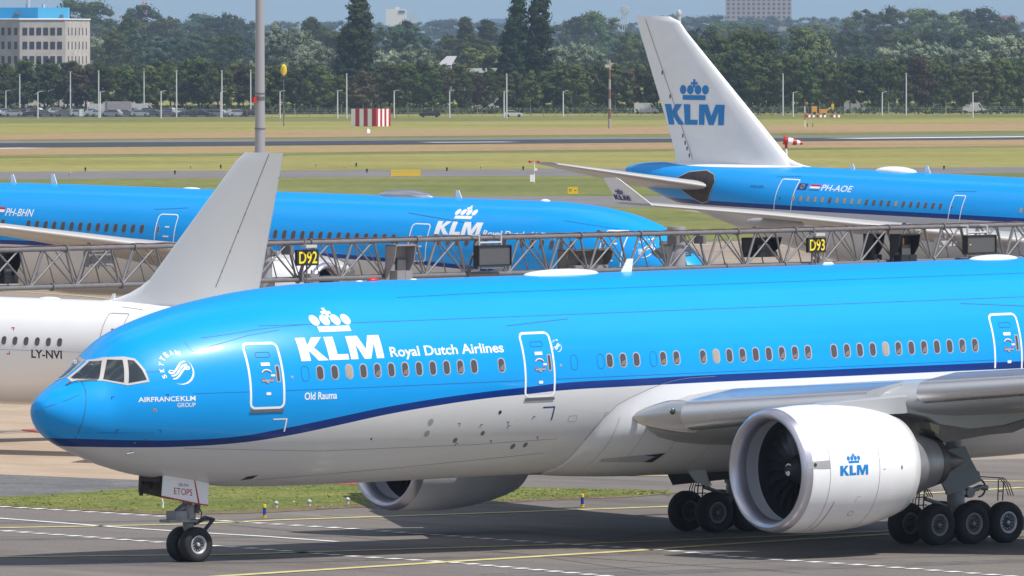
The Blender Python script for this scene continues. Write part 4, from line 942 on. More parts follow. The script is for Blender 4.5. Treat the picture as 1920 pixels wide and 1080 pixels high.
# --- B: long blue jet behind the gantry
def long_blue():
    al, zc = .019, 4.986
    root, L0 = place('airliner', 156.538, 159.278, 1.822, al, zc, label='long blue airliner parked behind the gantry, registration PH-BHN near its tail', cat='airplane')
    X = [0, .1, .4, 1, 1.8, 2.6, 3.6, 5, 6.5, 8, 10, 42, 46, 50, 54, 58, 61, 62.6]
    T = [-.75, -.5, -.15, .42, 1.05, 1.55, 2.0, 2.42, 2.70, 2.86, 2.97, 2.97, 2.95, 2.85, 2.65, 2.3, 1.9, 1.5]; B = [-.75, -1.0, -1.35, -1.75, -2.1, -2.35, -2.55, -2.75, -2.86, -2.93, -2.97, -2.97, -2.6, -1.8, -.9, 0, .7, 1.1]; W = [0, .35, .75, 1.25, 1.68, 2.0, 2.28, 2.54, 2.7, 2.8, 2.885, 2.885, 2.8, 2.5, 1.95, 1.3, .7, .3]
    b = Body(X, T, B, W, 1)
    liv = livery('long_jet_livery', [(0, -1.5), (2, -1.55), (4, -1.45), (6, -1.25), (8, -.98), (11, -.66), (14.4, -.40), (19.8, -.19), (24, -.07)], [(0, -1.75), (2, -1.8), (4, -1.7), (6, -1.5), (8, -1.22), (11, -.88), (14.4, -.62), (19.8, -.40), (24, -.30)], BLUE, NAVY, (.62, .62, .62))
    b.mesh(64).build('fuselage', liv, root, L0)
    zw = lambda x: .80
    xs = [43.566-.6096*k for k in list(range(14))]+[43.566-.6096*k for k in list(range(22, 41))]+[43.566-.6096*k for k in (41, 46, 47, 48, 49, 50, 51, 53, 55, 56, 57, 58, 59, 60)]+[45.4, 46.0]
    windows(b, xs, zw, .30, .50, root, L0, lw=.025, rimm=M['gline'])
    for x0, x1 in ((33.33, 34.72), (16.3, 17.55), (3.95, 5.3)):
        d = door(b, x0, x1, -.35, 1.65, root, L0, lw=.06, win=(x1-.22, .8, .16, .42), handle=False, r=.2)
        cx = (x0+x1)/2-.1; b.decal('door_handle', [[(cx-.2, .42), (cx+.2, .42), (cx+.2, .5), (cx-.2, .5)], [(cx-.15, .92), (cx+.15, .92), (cx+.15, 1.0), (cx-.15, 1.0)], [(cx-.1, .05), (cx+.1, .05), (cx+.1, .13), (cx-.1, .13)]], M['decal'], d, .01)
    flip = lambda P, x0, x1, z0, z1: [[(x1+x0-a, c) for a, c in p] for p in fit(P, x0, x1, z0, z1)]
    b.decal('airline_logo', flip(logo(), 12.98, 15.95, 1.12, 1.80), M['decal'], root, .008, L0)
    b.decal('airline_name', flip(text_polys('Royal Dutch Airlines', .018), 8.0, 12.75, 1.0, 1.42), M['decal'], root, .008, L0)
    b.decal('registration', flip(text_polys('PH-BHN', .01), 43.45, 45.35, 1.23, 1.62), M['decal'], root, .008, L0)
    b.decal('alliance_emblem', [[(5.7-a, c) for a, c in p] for p in skyteam(2.85, .72, .42)], M['decal'], root, .008, L0)
    b.decal('group_name', flip(text_polys('AIRFRANCEKLM', .03), 2.1, 3.9, .0-.35, .17-.35), M['decal'], root, .008, L0)
    f = b.decal('dutch_flag', [([(45.5, 1.28), (46.3, 1.28), (46.3, 1.42), (45.5, 1.42)], 1), ([(45.5, 1.42), (46.3, 1.42), (46.3, 1.55), (45.5, 1.55)], 0), ([(45.5, 1.55), (46.3, 1.55), (46.3, 1.68), (45.5, 1.68)], 2)], None, root, .008, L0, mats=[M['decal'], M['blue'], M['red']])
    b.decal('panel_seam', ribbon2([(33, 2.0), (35.2, 1.85)], .02)+ribbon2([(13.6, 1.72), (18.2, 2.15)], .02)+ribbon2([(4.6, 1.70), (8, 2.05)], .02), M['line'], root, .004, L0)
    cf = [(1.0, .40), (1.5, .22), (2.15, .30), (2.55, .55), (2.1, .98), (1.6, 1.0)]
    fr = b.decal('cockpit_window', [cf], M['glassd'], root, .012, L0, dz=.05, dx=.1)
    b.decal('windscreen_rim', ribbon2(ell(2.75, 1.55, .28, .07), .04, True), M['decal'], root, .012, L0)
    Body(X, T, B, W, -1).decal('cockpit_window', [cf], M['glassd'], root, .012, L0, dz=.05, dx=.1)
    radome(root, L0, 18.0, 21.9, 2.9, .42, .6, 'slat'); radome(root, L0, 33.9, 35.1, 2.95, .09, .2); radome(root, L0, 10.4, 11.0, 2.95, .12, .2)
    blade(root, L0, 16.2, .42, .4, .2, 2.95)
    blade(root, L0, 43.9, .55, .4, .22, 2.95); blade(root, L0, 46.8, .45, .35, .2, 2.95)
    for sg in (-1, 1):
        wing_mesh([(2, 20.8, -1.15, 12.5, .12, .03), (2.9, 21.2, -.95, 12, .12, .03), (11.8, 27.3, .25, 6.6, .10, .02), (18.7, 31.6, 1.2, 4.6, .095, .0), (29, 39.2, 1.7, 1.3, .09, 0)], sg, n=12).build('wing', M['wingb'], root, L0)
        engine(root, L0, (17.2, sg*9.8, -1.95), 5.2, 1.72, 1.52, 1.40, 1.0, True, n=48)
        p = MB(); p.prism([(18.3, -.45), (24, -.15), (27, -.2), (24, -1.0), (19, -.7)], lambda a, c, t: (a, sg*9.8-.2+t, c), .4); p.build('pylon', M['wing'], root, L0)
        wing_mesh([(1, 54.5, 1.0, 5.6, .10, 0), (9.8, 61.3, 1.7, 2, .09, 0)], sg).build('tailplane', M['wing'], root, L0)
    wing_mesh([(2.2, 52, 0, 9, .10, 0), (11.8, 60.3, 0, 3, .09, 0)], 1, vertical=True).build('tail_fin', M['white'], root, L0)
    gear_simple(root, L0, 29.6, (-4.9, 4.9), 3.2, zc, al, .66, (-.75, .75)); gear_simple(root, L0, 5.2, (0,), 2.6, zc, al, .5, name='nose_gear')
M['wingb'] = mat('wing_underside', (.44, .43, .42), .45, coat=.2)
long_blue()
# --- C: blue jet with the white lettered fin, upper right
def fin_jet():
    al, zc = .032, 5.435
    root, L0 = place('airliner', 207.784, 157.739, 1.768, al, zc, label='blue airliner at the upper right with a white lettered tail fin and a winglet', cat='airplane')
    X = [0, .15, .6, 1.3, 2.3, 3.5, 5, 6.5, 8, 39, 42, 45, 48, 51, 54, 56.5, 58.2, 58.9]
    T = [-.5, -.1, .35, .9, 1.5, 2.15, 2.6, 2.77, 2.82, 2.82, 2.82, 2.82, 2.82, 2.80, 2.74, 2.66, 2.50, 2.30]; B = [-.5, -.9, -1.35, -1.8, -2.2, -2.5, -2.72, -2.8, -2.82, -2.82, -2.6, -2.1, -1.45, -.7, .1, .85, 1.5, 1.9]; W = [0, .4, .95, 1.5, 2.0, 2.4, 2.66, 2.78, 2.82, 2.82, 2.80, 2.68, 2.42, 2.02, 1.45, .92, .5, .2]
    b = Body(X, T, B, W, 1)
    m = livery('fin_jet_livery', [(0, .66), (24, .66)], [(0, .40), (24, .40)], BLUE, NAVY, (.60, .60, .60))
    b.mesh(64).build('fuselage', m, root, L0)
    xs = [44.36-.5334*k for k in range(21)]+[27.95-.5334*k for k in range(12)]
    windows(b, xs, lambda x: 1.08, .23, .36, root, L0, lw=.02, rimm=M['gline'], shades=(0, 1, 2, 3, 4, 6, 7, 8, 9, 14, 21, 22, 23, 24, 25, 26, 27))
    for i, (x0, x1, z0, z1) in enumerate(((44.45, 45.75, .28, 2.12), (32.15, 32.98, .20, 1.72), (20, 21.2, .2, 2.1))):
        d = b.decal('door', ribbon2(rrect(x0, x1, z0, z1, .1), .055, True), M['decal'], root, .008, L0)
        b.decal('door_window', [ell((x0+x1)/2+.3, 1.05, .05, .07, 10)], M['pane'], d, .01)
    flip = lambda P, x0, x1, z0, z1: [[(x1+x0-a, c) for a, c in p] for p in fit(P, x0, x1, z0, z1)]
    b.decal('registration', flip(text_polys('PH-AOE', .01), 40.42, 42.6, 1.58, 1.93), M['decal'], root, .008, L0)
    b.decal('dutch_flag', [([(42.75, 1.58), (43.48, 1.58), (43.48, 1.69), (42.75, 1.69)], 1), ([(42.75, 1.69), (43.48, 1.69), (43.48, 1.80), (42.75, 1.80)], 0), ([(42.75, 1.80), (43.48, 1.80), (43.48, 1.91), (42.75, 1.91)], 2)], None, root, .008, L0, mats=[M['decal'], M['blue'], M['red']])
    ef = b.decal('european_flag', [[(43.68, 1.58), (44.36, 1.58), (44.36, 1.94), (43.68, 1.94)]], M['navy'], root, .008, L0)
    b.decal('star_ring', ribbon2(ell(44.02, 1.76, .11, .11, 12), .02, True), M['ylet'], ef, .012)
    b.decal('type_lettering', flip(text_polys('A330-200', .0), 46.9, 47.9, 1.55, 1.70), M['navy'], root, .008, L0)
    b.decal('panel_seam', ribbon2([(44.6, 2.32), (46.3, 2.22)], .02)+ribbon2([(31.6, 1.98), (33.1, 1.94)], .02), M['line'], root, .004, L0)
    # fin
    F_ = [(2.5, 46.0, 0, 9.3, .10, 0), (3.3, 46.9, 0, 8.45, .10, 0), (10.3, 54.75, 0, 3.55, .09, 0), (10.85, 55.25, 0, 3.2, .085, 0), (11.12, 56.0, 0, 2.55, .05, 0)]
    fin = wing_mesh(F_, 1, vertical=True, n=14).build('tail_fin', M['white'], root, L0)
    P = []; n = 12; fl = MB()
    for k in range(9):
        t = k/8; x = 44.6+t*4.6; h = .02+2.1*t**2.2; ww = .05+.32*t
        for i in range(n): a = 2*PI*i/n; P.append((x, ww*math.cos(a), 2.78+h*max(0, math.sin(a))-.1*(math.sin(a) < 0)))
    fl.add(P, [(k*n+i, k*n+(i+1) % n, (k+1)*n+(i+1) % n, (k+1)*n+i) for k in range(8) for i in range(n)], 0, True)
    # white saddle round the fin root
    P = []; K = 14
    for k in range(K+1):
        x = 45.6+k/K*10.2; hw = 1.0*math.sin(PI*min(1, .08+k/K*.9))**.5
        for i in range(9): q = -hw+2*hw*i/8; tt = b.T(x); mz = (b.T(x)+b.B(x))/2; hh = (b.T(x)-b.B(x))/2; P.append((x, q, mz+hh*math.sqrt(max(0, 1-(q/b.W(x))**2))+.012))
    fl.add(P, [(k*9+i, k*9+i+1, k*9+10+i, k*9+9+i) for k in range(K) for i in range(8)], 0, True)
    fl.build('fin_fillet', M['white'], fin)
    def finside(polys, m, nm, off=.03):
        q = MB()
        for p in polys:
            o = []
            for x, z in p:
                t = (z-3.3)/7; xl = 46.9+7.85*t; c = 8.45-4.9*t; th = .10-.01*t; s = min(max((x-xl)/c, .001), 1)
                yt = 5*th*c*(.2969*math.sqrt(s)-.126*s-.3516*s*s+.2843*s**3-.1036*s**4)
                o.append((x, yt+off, z))
            q.add(o, [tuple(range(len(o)))])
        return q.build(nm, m, fin)
    FL = []
    for p in logo():
        o = []
        for a, c in p: x = 56.18-a*4.70-.34*(1-min(c, 1))*max(0, 1-2.2*a); z = 4.86+c*1.18+.12*a; o.append((x, z+(x-53.6)*.0))
        FL.append(o)
    def splitx(P):
        bm = bmesh.new()
        for p in P:
            bm.faces.new([bm.verts.new((a, 0, c)) for a, c in p])
        bm.normal_update(); bmesh.ops.triangulate(bm, faces=[f for f in bm.faces if len(f.verts) > 4])
        for i in range(1, 40): bmesh.ops.bisect_plane(bm, geom=bm.verts[:]+bm.edges[:]+bm.faces[:], plane_co=(51.2+.14*i, 0, 0), plane_no=(1, 0, 0))
        out = [[(v.co.x, v.co.z) for v in f.verts] for f in bm.faces]; bm.free(); return out
    finside(splitx(FL), M['bluel'], 'fin_logo')
    rd = [(54.35+.0, 2.9), (54.4, 2.9), (57.0, 10.9), (56.96, 10.9)]
    rdz = [[(53.86+3.9*t, 2.9+8*t), (53.90+3.9*t, 2.9+8*t), (53.90+3.9*(t+.05), 2.9+8*(t+.05)), (53.86+3.9*(t+.05), 2.9+8*(t+.05))] for t in [i*.05 for i in range(20)]]
    finside(rdz, M['gline'], 'rudder_seam', .02)
    rh = MB()
    for t in (.03, .08, .12, .17, .45, .62): rh.box((53.88+3.9*t, .36-.22*t, 2.9+8*t), (.06, .04, .22))
    rh.build('rudder_hinge', M['black'], fin)
    radome(root, L0, 37.5, 40.5, 2.76, .34, .6); blade(root, L0, 36.5, .42, .4, .22, 2.8); blade(root, L0, 42.0, .30, .3, .15, 2.8)
    # stabiliser root gap
    gp_ = [(50.9, 1.25), (50.75, 1.75), (51.1, 2.15), (51.9, 2.36), (53.2, 2.22), (54.2, 1.75), (53.9, 1.35), (52.6, .75), (51.8, .50), (51.2, .62)]
    g = b.decal('stabiliser_gap', [gp_], M['dark2'], root, .02, L0, dz=.1, dx=.2)
    b.decal('stabiliser_gap_rim', ribbon2(gp_, .05, True), M['vortex'], g, .03, dz=.1, dx=.2)
    for sg in (-1, 1):
        wing_mesh([(.8, 50.6, 1.35, 6.6, .10, .02), (1.8, 51.3, 1.45, 6.0, .10, .02), (9.75, 56.0, 2.62, 1.8, .09, 0)], sg, n=12).build('tailplane', M['wingb'], root, L0)
        S2 = [(2, 17.8, -1.05, 12.5, .12, .03), (2.9, 18.4, -.95, 12, .12, .03), (9.5, 22.4, -.30, 8.2, .105, .02), (16, 26.3, .36, 6.0, .095, .02), (22.3, 30.1, .98, 4.0, .085, .0), (28.4, 33.6, 1.45, 2.5, .08, 0)]
        wing_mesh(S2, sg, n=12).build('wing', M['wingb'], root, L0)
        wl = MB(); P0 = [(33.5, 1.50), (34.9, 2.83), (35.1, 2.90), (36.0, 2.86), (35.95, 2.0), (36.15, 1.50)]
        def wmap(a, c, t): return (a, sg*(28.35+(c-1.5)*.85+t-.03), c)
        wl.prism(P0, wmap, .06); wo = wl.build('winglet', M['white'], root, L0)
        if sg == 1:
            q = MB()
            for p in logo():
                q.add([(35.92-a*1.12, 28.35+(1.68+c*.28-1.5)*.85+.045, 1.66+c*.28+(a)*-.05) for a, c in p], [tuple(range(len(p)))])
            q.build('winglet_logo', M['navy'], wo)
        engine(root, L0, (15.9, sg*9.4, -2.35), 5.4, 1.55, 1.38, 1.28, 1.0, True, n=48)
        p = MB(); p.prism([(17, -.95), (22, -.35), (26, -.5), (23, -1.3), (18, -1.2)], lambda a, c, t: (a, sg*9.4-.2+t, c), .4); p.build('pylon', M['wing'], root, L0)
        for y, x in ((7, 28.5), (13, 29.2), (19, 31)):
            q = MB(); q.blob((x+1.4, sg*y, -.75+.06*y), (2.1, .2, .30), n=12, k=8); q.build('flap_fairing', M['wingb'], root, L0)
    gear_simple(root, L0, 29.5, (-5.3, 5.3), 3.2, zc, al, .66, (-.7, .7)); gear_simple(root, L0, 6.7, (0,), 2.8, zc, al, .5, name='nose_gear')
M['dark2'] = mat('stabiliser_gap_metal', (.05, .042, .04), .5, metal=.4, noise=.4, nscale=2)
fin_jet()

# ------------------------------------------------------------ gantry with stand signs
def gantry():
    A = gd(-250, 403.5); Bq = gd(2300, 483); d = (Bq-A); L = d.length; d.normalize(); nrm = Vector((-d.y, d.x, 0))   # away from the camera
    if nrm.dot(FW) < 0: nrm = -nrm
    H = 7.55; h = 1.52; wd = 1.1
    root = empty('gantry', A, (0, 0, math.atan2(d.y, d.x)), label='long grey tubular lattice gantry running across the apron behind the front airliner', cat='gantry')
    def sx(u):          # distance along the gantry for a photo column
        r = ray(u, 300); q = (CAM-A); a = d.x; b = d.y; det = -(r.x*b-r.y*a)
        t = (q.x*(-b)+q.y*a)/-det if False else None
        # solve CAM+ r t = A + d s
        D_ = r.x*(-d.y)+r.y*d.x; tt = (-(q.x)*(-d.y)-q.y*d.x)/D_; p = CAM+r*tt; return (p-A).xy.dot(d.xy)
    s = 1 if True else 1
    yb = wd*(1 if nrm.dot(Vector((-d.y, d.x, 0))) > 0 else -1)
    c = MB()
    for y in (0, yb):
        c.tube((0, y, H), (L, y, H), .095, n=10)
    c.build('top_chord', M['steel'], root)
    c = MB(); c.tube((0, 0, H-h), (L, 0, H-h), .10, n=10); c.tube((0, yb, H-h), (L, yb, H-h), .09, n=10); c.build('bottom_chord', M['steel'], root)
    per = 2.92; nb = int(L/per); br = MB(); bk = MB(); ring = MB(); flange = []; ring.tube((-.035, 0, 0), (.035, 0, 0), .165, n=14); rm_ = ring.mesh('pipe_flange'); rm_.materials.append(M['steel'])
    x0 = sx(53.75) % per
    for k in range(-1, nb+1):
        x = x0+k*per
        T_ = lambda f: (min(max(x+f*per, 0), L), 0, H-.05); Bm = lambda f: (min(max(x+f*per, 0), L), 0, H-h+.05)
        Tb = lambda f: (min(max(x+f*per, 0), L), yb, H-.05); Bb = lambda f: (min(max(x+f*per, 0), L), yb, H-h+.05)
        br.tube(T_(-.2), Bm(-.02), .050, n=7); br.tube(T_(.28), Bm(.03), .056, n=7)
        br.tube(T_(.32), Bm(.97), .043, n=6); br.tube(T_(.76), Bm(.05), .043, n=6)
        bk.tube(Tb(.30), Bb(.55), .030, n=6); bk.tube(Tb(.80), Bb(.57), .030, n=6); bk.tube(Tb(-.18), Bb(.02), .032, n=6); bk.tube(Tb(.02), Bb(.52), .026, n=6)
        br.tube(T_(.3), Tb(.3), .04, n=6); br.tube(T_(.8), Tb(.8), .04, n=6); br.tube(Bm(0), Bb(0), .04, n=6); br.tube(Bm(.5), Bb(.5), .04, n=6)
        if k % 4 == 1: flange.append((x+.3*per, 0, H)); flange.append((x+.02*per, 0, H-h)); flange.append((x-.2*per, yb, H+.03))
        if k % 4 == 3: flange.append((x+.8*per, 0, H)); flange.append((x+.5*per, 0, H-h))
    br.build('front_lattice', M['steel'], root); bk.build('rear_lattice', M['steel'], root); 
    for P in flange:
        if 0 < P[0] < L: o = bpy.data.objects.new('pipe_flange', rm_); col.objects.link(o); o.parent = root; o.location = P
    cb = MB(); pts = [(L*i/160, .12+.02*math.sin(i*1.7), H+.115+.02*math.sin(i*2.3)) for i in range(161)]; cb.path(pts, .028, 5)
    cb.path([(a, .3, c_+.01) for a, b_, c_ in pts], .022, 4); cb.build('cable', M['steelr'], root)
    for u in (496, 1269):
        x = sx(u); nn_ = Vector((-d.y, d.x, 0)); x -= nn_.dot(RT)*yb*.5/d.dot(RT)*(1.0); p = MB(); p.tube((x, yb*.5, 0), (x, yb*.5, H-h-.1 if u < 600 else H+.25), .44, .41, n=24)
        if u < 600: p.tube((x, yb*.5, H-h-.1), (x, yb*.5, H-.2), .30, .28, n=24)
        p.tube((x, yb*.5, H+.23 if u > 600 else H-.22), (x, yb*.5, H+.27 if u > 600 else H-.18), .38 if u > 600 else .32, n=24)
        pp = p.build('post', M['mast'], root)
        q = MB(); q.box((x, yb*.5+.1, H-.45), (2.0 if u > 600 else 1.6, .2, .22)); q.box((x+1.0*(1 if u > 600 else .8), 0, H-.3), (.22, .5, .35)); q.box((x-1.0*(1 if u > 600 else .8), 0, H-.3), (.22, .5, .35))
        q.tube((x, yb*.5, 3.6), (x, yb*.5, 3.7), .43, n=20); q.build('bracket', M['steel'], pp)
    rot = (0, 0, math.atan2(d.y, d.x)); near = -1 if yb > 0 else 1
    def item(name, u0, u1, v0, v1, off=.35, **k):
        x0_, x1_ = sx(u0), sx(u1); xc = (x0_+x1_)/2; xc -= Vector((-d.y, d.x, 0)).dot(RT)*near*off/d.dot(RT); P = A+d*xc; D_ = (P-CAM).dot(FW)
        z1 = zat(v0, D_); z0 = zat(v1, D_)
        lp = Vector((0, near*off, 0)); w_ = abs(x1_-x0_)
        root_ = empty(name, P+Vector((-d.y, d.x, 0))*near*off+Vector((0, 0, z0)), rot, **k)
        return root_, w_, z1-z0
    def sign(u0, u1, v0, v1, txt, label):
        r, w_, hh = item('stand_sign', u0, u1, v0, v1, label=label, cat='sign')
        w_ *= .93
        q = MB(); q.box((0, 0, hh/2), (w_, .12, hh)); pn = q.build('panel', M['blackbox'], r)
        q = MB()
        for p in fit(text_polys(txt, .012), -w_*.41, w_*.42, hh*.12, hh*.88): q.add([(a, near*.066, c_) for a, c_ in p], [tuple(range(len(p)))])
        q.build('lettering', M['ylet'], pn)
        q = MB(); q.box((0, near*.1, hh+.14), (w_*.5, .3, .12)); q.build('sign_lamp', M['ltgrey'], r)
        q = MB(); q.tube((0, -near*.1, hh+.1), (0, -near*.1, hh+.5), .04); q.tube((-w_*.1, -near*.12, -.7), (-w_*.1, -near*.12, .1), .05); q.tube((w_*.1, -near*.12, -.7), (w_*.1, -near*.12, .1), .04); q.build('sign_bracket', M['steel'], r)
    sign(554, 597.5, 467.5, 497.5, 'D92', 'black stand sign with yellow lettering D92 hanging on the gantry')
    sign(1511.5, 1547.5, 445, 473, 'D93', 'black stand sign with yellow lettering D93 hanging on the gantry')
    def display(u0, u1, v0, v1, label):
        r, w_, hh = item('display', u0, u1, v0, v1, off=.55, label=label, cat='display', group=None)
        q = MB(); q.box((0, 0, hh/2), (w_, .22, hh)); q.box((0, near*.14, hh-.03), (w_, .08, .05)); q.box((0, near*.14, .03), (w_, .08, .05)); q.box((-w_/2+.03, near*.14, hh/2), (.05, .08, hh-.12)); q.box((w_/2-.03, near*.14, hh/2), (.05, .08, hh-.12)); bd = q.build('housing', M['blackbox'], r)
        q = MB(); q.box((0, near*.115, hh/2), (w_-.14, .01, hh-.14)); q.build('screen', M['screen'], bd)
        q = MB()
        for sx_ in (-.33, .33):
            q.tube((w_*sx_, -near*.1, -.18), (w_*sx_, -near*.1, hh+.42), .045); q.tube((w_*sx_, -near*.1, hh+.40), (w_*sx_, -near*.5, hh+.40), .045); q.tube((w_*sx_, -near*.1, -.15), (w_*sx_, -near*.5, -.15), .045)
        q.tube((-w_*.33, -near*.1, hh+.1), (w_*.33, -near*.1, hh+.1), .05); q.tube((-w_*.33, near*.02, -.06), (w_*.33, near*.02, -.06), .04); q.build('mounting_frame', M['ltgrey'], r)
        if u0 > 1500:
            q = MB(); q.box((-w_*.37, near*.125, hh*.5), (.12, .01, .04)); q.build('pixel_text', M['ylet'], bd)
    display(891.5, 953.5, 459, 498.5, 'black framed grey display panel on the gantry right of the D92 sign')
    display(1806.5, 1861.5, 440, 475.5, 'black framed grey display panel on the gantry right of the D93 sign')
    # docking guidance housings
    def hous(u0, u1, v0, v1, mm, label, kind):
        r, w_, hh = item('guidance_housing' if kind != 'box' else 'equipment_box', u0, u1, v0, v1, off=(-.75 if kind != 'box' else -.5) if not (720 < u0 < 730 or u0 == 1672) else .35, label=label, cat='housing' if kind != 'box' else 'box')
        q = MB()
        if kind == 'box':
            q.box((0, 0, hh/2), (w_, .3, hh)); q.box((0, near*.16, hh*.5), (w_*.86, .03, hh*.86)); q.tube((0, 0, -.1), (0, 0, hh+.15), .03); bo = q.build('cabinet', mm, r)
            q = MB(); q.box((w_*.3, near*.18, hh*.5), (.04, .02, .12)); q.build('latch', M['sill'], bo)
            return
        q.box((0, near*-.1, hh*.5), (w_, .06, hh)); 
        q.prism([(-w_/2, hh), (w_/2, hh), (w_/2, hh-.06), (-w_/2, hh-.06)], lambda a, b, t: (a, near*(-.1+t), b), .55)
        for sx_ in (-1, 1):
            P = [(-.1, 0), (-.1, hh), (.45, hh), (.35, hh*.55), (.1, hh*.25)]
            q.prism(P, lambda a, b, t: (sx_*w_/2-sx_*t, near*a, b), .05)
        bo = q.build('hood', mm, r)
        g = MB(); g.box((w_*.15, near*.0, hh*.40), (w_*.42, .1, hh*.42)); g.build('scanner_glass', M['screen'], bo)
        g = MB(); g.box((w_*.05, near*.12, hh*.13), (w_*.75, .4, hh*.26)); g.box((w_*.12, near*.33, hh*.13), (w_*.12, .02, hh*.24)); g.build('base_unit', M['grey'] if mm is not M['blackbox'] else M['blackbox'], r)
        if kind == 'lamp':
            g = MB(); g.box((-w_*.05, near*.1, hh*.74), (.07, .05, .28)); g.build('indicator_lamp', M['orange'], bo)
    hous(727, 765, 458, 524, M['grey'], 'grey docking guidance hood with glass scanner on the gantry left of the first display', 'hood')
    hous(1672, 1710, 438, 491, M['blackbox'], 'black tapered guidance hood with an orange lamp between D93 and the second display', 'lamp')
    hous(1625, 1646, 438, 491, M['blackbox'], 'narrow black guidance hood just right of the D93 sign', 'hood')
    hous(-12, 22, 472, 532, M['blackbox'], 'black guidance hood at the left end of the gantry', 'hood')
    hous(1396, 1452, 445, 482, M['blackbox'], 'wide black hood on the gantry between the round post and the D93 sign', 'hood')
    hous(1050, 1136, 467, 508, M['beigeb'], 'wide brownish hood behind the lattice left of the round post', 'hood')
    hous(160, 205, 470, 500, M['grey'], 'light grey equipment box inside the lattice at the left', 'box')
    hous(574, 592, 513, 531, M['grey'], 'small grey box below the D92 sign', 'box')
    hous(1529, 1543, 486, 496, M['grey'], 'small grey box below the D93 sign', 'box')
    hous(1758, 1790, 447, 463, M['ltgrey'], 'light grey box in the lattice left of the second display', 'box')
M['beigeb'] = mat('weathered_housing', (.17, .15, .13), .6, noise=.2, nscale=3)
gantry()
def lamp_mast():
    D = 470; P = gd(487.5, D); r = empty('light_mast', P, label='tall thick grey lighting mast rising behind the white tail fin', cat='mast')
    zt = zat(-60, D)
    m = MB(); m.tube((0, 0, 0), (0, 0, 11), .26, .245, n=24); m.tube((0, 0, 11), (0, 0, zt+6), .235, .17, n=24); m.build('pole', M['mast'], r)
    b = MB()
    for v in (176, 183, 187, 242): z = zat(v, D); b.tube((0, 0, z), (0, 0, z+.05), .252, n=24)
    b.build('clamp_band', M['sill'], r)
    b = MB(); z = zat(187, D); b.box((-.40, -.1, z), (.16, .16, .22)); b.tube((-.4, -.1, z+.1), (0, 0, z+.12), .02); b.build('warning_lamp', M['red'], r)
lamp_mast()
def small_things():
    # striped marker board standing behind the white jet
    P = gd(136, 452); r = empty('marker_board', P, (0, 0, -YAW), label='leaning red and white striped marker board beyond the white airliner', cat='marker')
    q = MB()
    for i in range(6):
        q.prism([(-.12+.03*i, .2*i), (.12+.03*i, .2*i+.08), (.14+.03*i, .2*i+.28), (-.10+.03*i, .2*i+.2)], lambda a, b, t: (a, t, b+.3), .03, i % 2)
    q.build('panel', [M['red'], M['white']], r); q = MB(); q.tube((0, .03, 0), (0, .03, .5), .03); q.build('stand', M['sill'], r)
    for (u, v, lab) in ((496, 971, 'blue and yellow edge marker on the verge by the nose wheel'), (1092, 951, 'blue and yellow edge marker right of the far engine')):
        p = gp(u, v); r = empty('edge_marker', p, label=lab, cat='marker', group='blue and yellow edge markers')
        q = MB(); q.tube((0, 0, 0), (0, 0, .10), .065, n=12); q.tube((0, 0, .08), (0, 0, .10), .08, n=12); q.build('base', M['yel'], r)
        q = MB(); q.tube((0, 0, .10), (0, 0, .34), .055, n=12); q.build('sleeve', M['bluep'], r)
        q = MB(); q.tube((0, 0, .34), (0, 0, .42), .06, n=12); q.blob((0, 0, .42), (.06, .06, .03)); q.build('cap', M['yel'], r)
    for i, (u, v) in enumerate(((518, 953), (580, 950), (652, 946))):
        p = gp(u, v); r = empty('ground_light', p, label='white mushroom-topped ground light on the verge, %s of the three' % ('leftmost', 'middle', 'rightmost')[i], cat='light', group='ground lights on the verge')
        q = MB(); q.tube((0, 0, 0), (0, 0, .16), .05, n=10); q.build('stem', M['ltgrey'], r); q = MB(); q.lathe([(.15, .075), (.18, .09), (.22, .06), (.26, .001)], (0, 0, 0), (0, 0, 1), 12); q.build('cap', M['ltgrey'], r)
    for (u, v) in ((305, 953),):
        p = gp(u, v); q = MB(); q.path([(0, 0, 0), (.02, 0, .15), (-.03, 0, .32)], .03, 6); tag(q.build('plastic_post', M['white'], None, p), 'small bent white post standing in the grass under the nose gear doors', 'post')
    # taxiway guidance sign
    D = 1070; p = gd(1074, 303480/(365-85.1)); D = 303480/(365-85.1)
    r = empty('taxiway_sign', p, (0, 0, -YAW), label='square yellow taxiway sign on the grass above the long blue airliner', cat='sign')
    q = MB(); q.box((0, 0, .45), (1.05, .1, .72)); pn = q.build('panel', M['yel'], r)
    q = MB()
    for P_ in fit(text_polys('E7', .01), -.38, -.08, .32, .6): q.add([(a, -.056, c) for a, c in P_], [tuple(range(len(P_)))])
    q.add([(.14, -.056, .44), (.28, -.056, .44), (.28, -.056, .38), (.40, -.056, .46), (.28, -.056, .54), (.28, -.056, .48), (.14, -.056, .48)], [(0, 1, 2, 3, 4, 5, 6)])
    q.build('lettering', M['black'], pn); q = MB(); q.tube((-.3, .0, 0), (-.3, 0, .1), .03); q.tube((.3, 0, 0), (.3, 0, .1), .03); q.build('leg', M['sill'], r)
    # yellow barrier frames
    D = 303480/(331-85.1); sc = D/FPX
    p = gd(761, D); r = empty('barrier', p, (0, 0, -YAW), label='low yellow slatted barrier beside the far taxiway', cat='barrier')
    q = MB(); W_ = 54*sc; H_ = 13*sc
    for k in range(4):
        x = -W_/2+W_/3*k; q.box((x, 0, H_/2), (.08, .12, H_))
    for z in (.15, .45, .8): q.box((0, 0, z*H_+.05), (W_, .08, H_*.26))
    q.build('rail', M['yel'], r); q = MB()
    for k in (0, 1, 2, 3): q.tube((-W_/2+W_/3*k, .3, 0), (-W_/2+W_/3*k, .1, H_*.8), .04)
    q.build('leg', M['tan'], r)
    # weather instrument post
    D = 303480/(343-85.1); p = gd(1002, D); r = empty('instrument_mast', p, (0, 0, -YAW), label='small white instrument mast with red cups left of the tailplane tip', cat='mast')
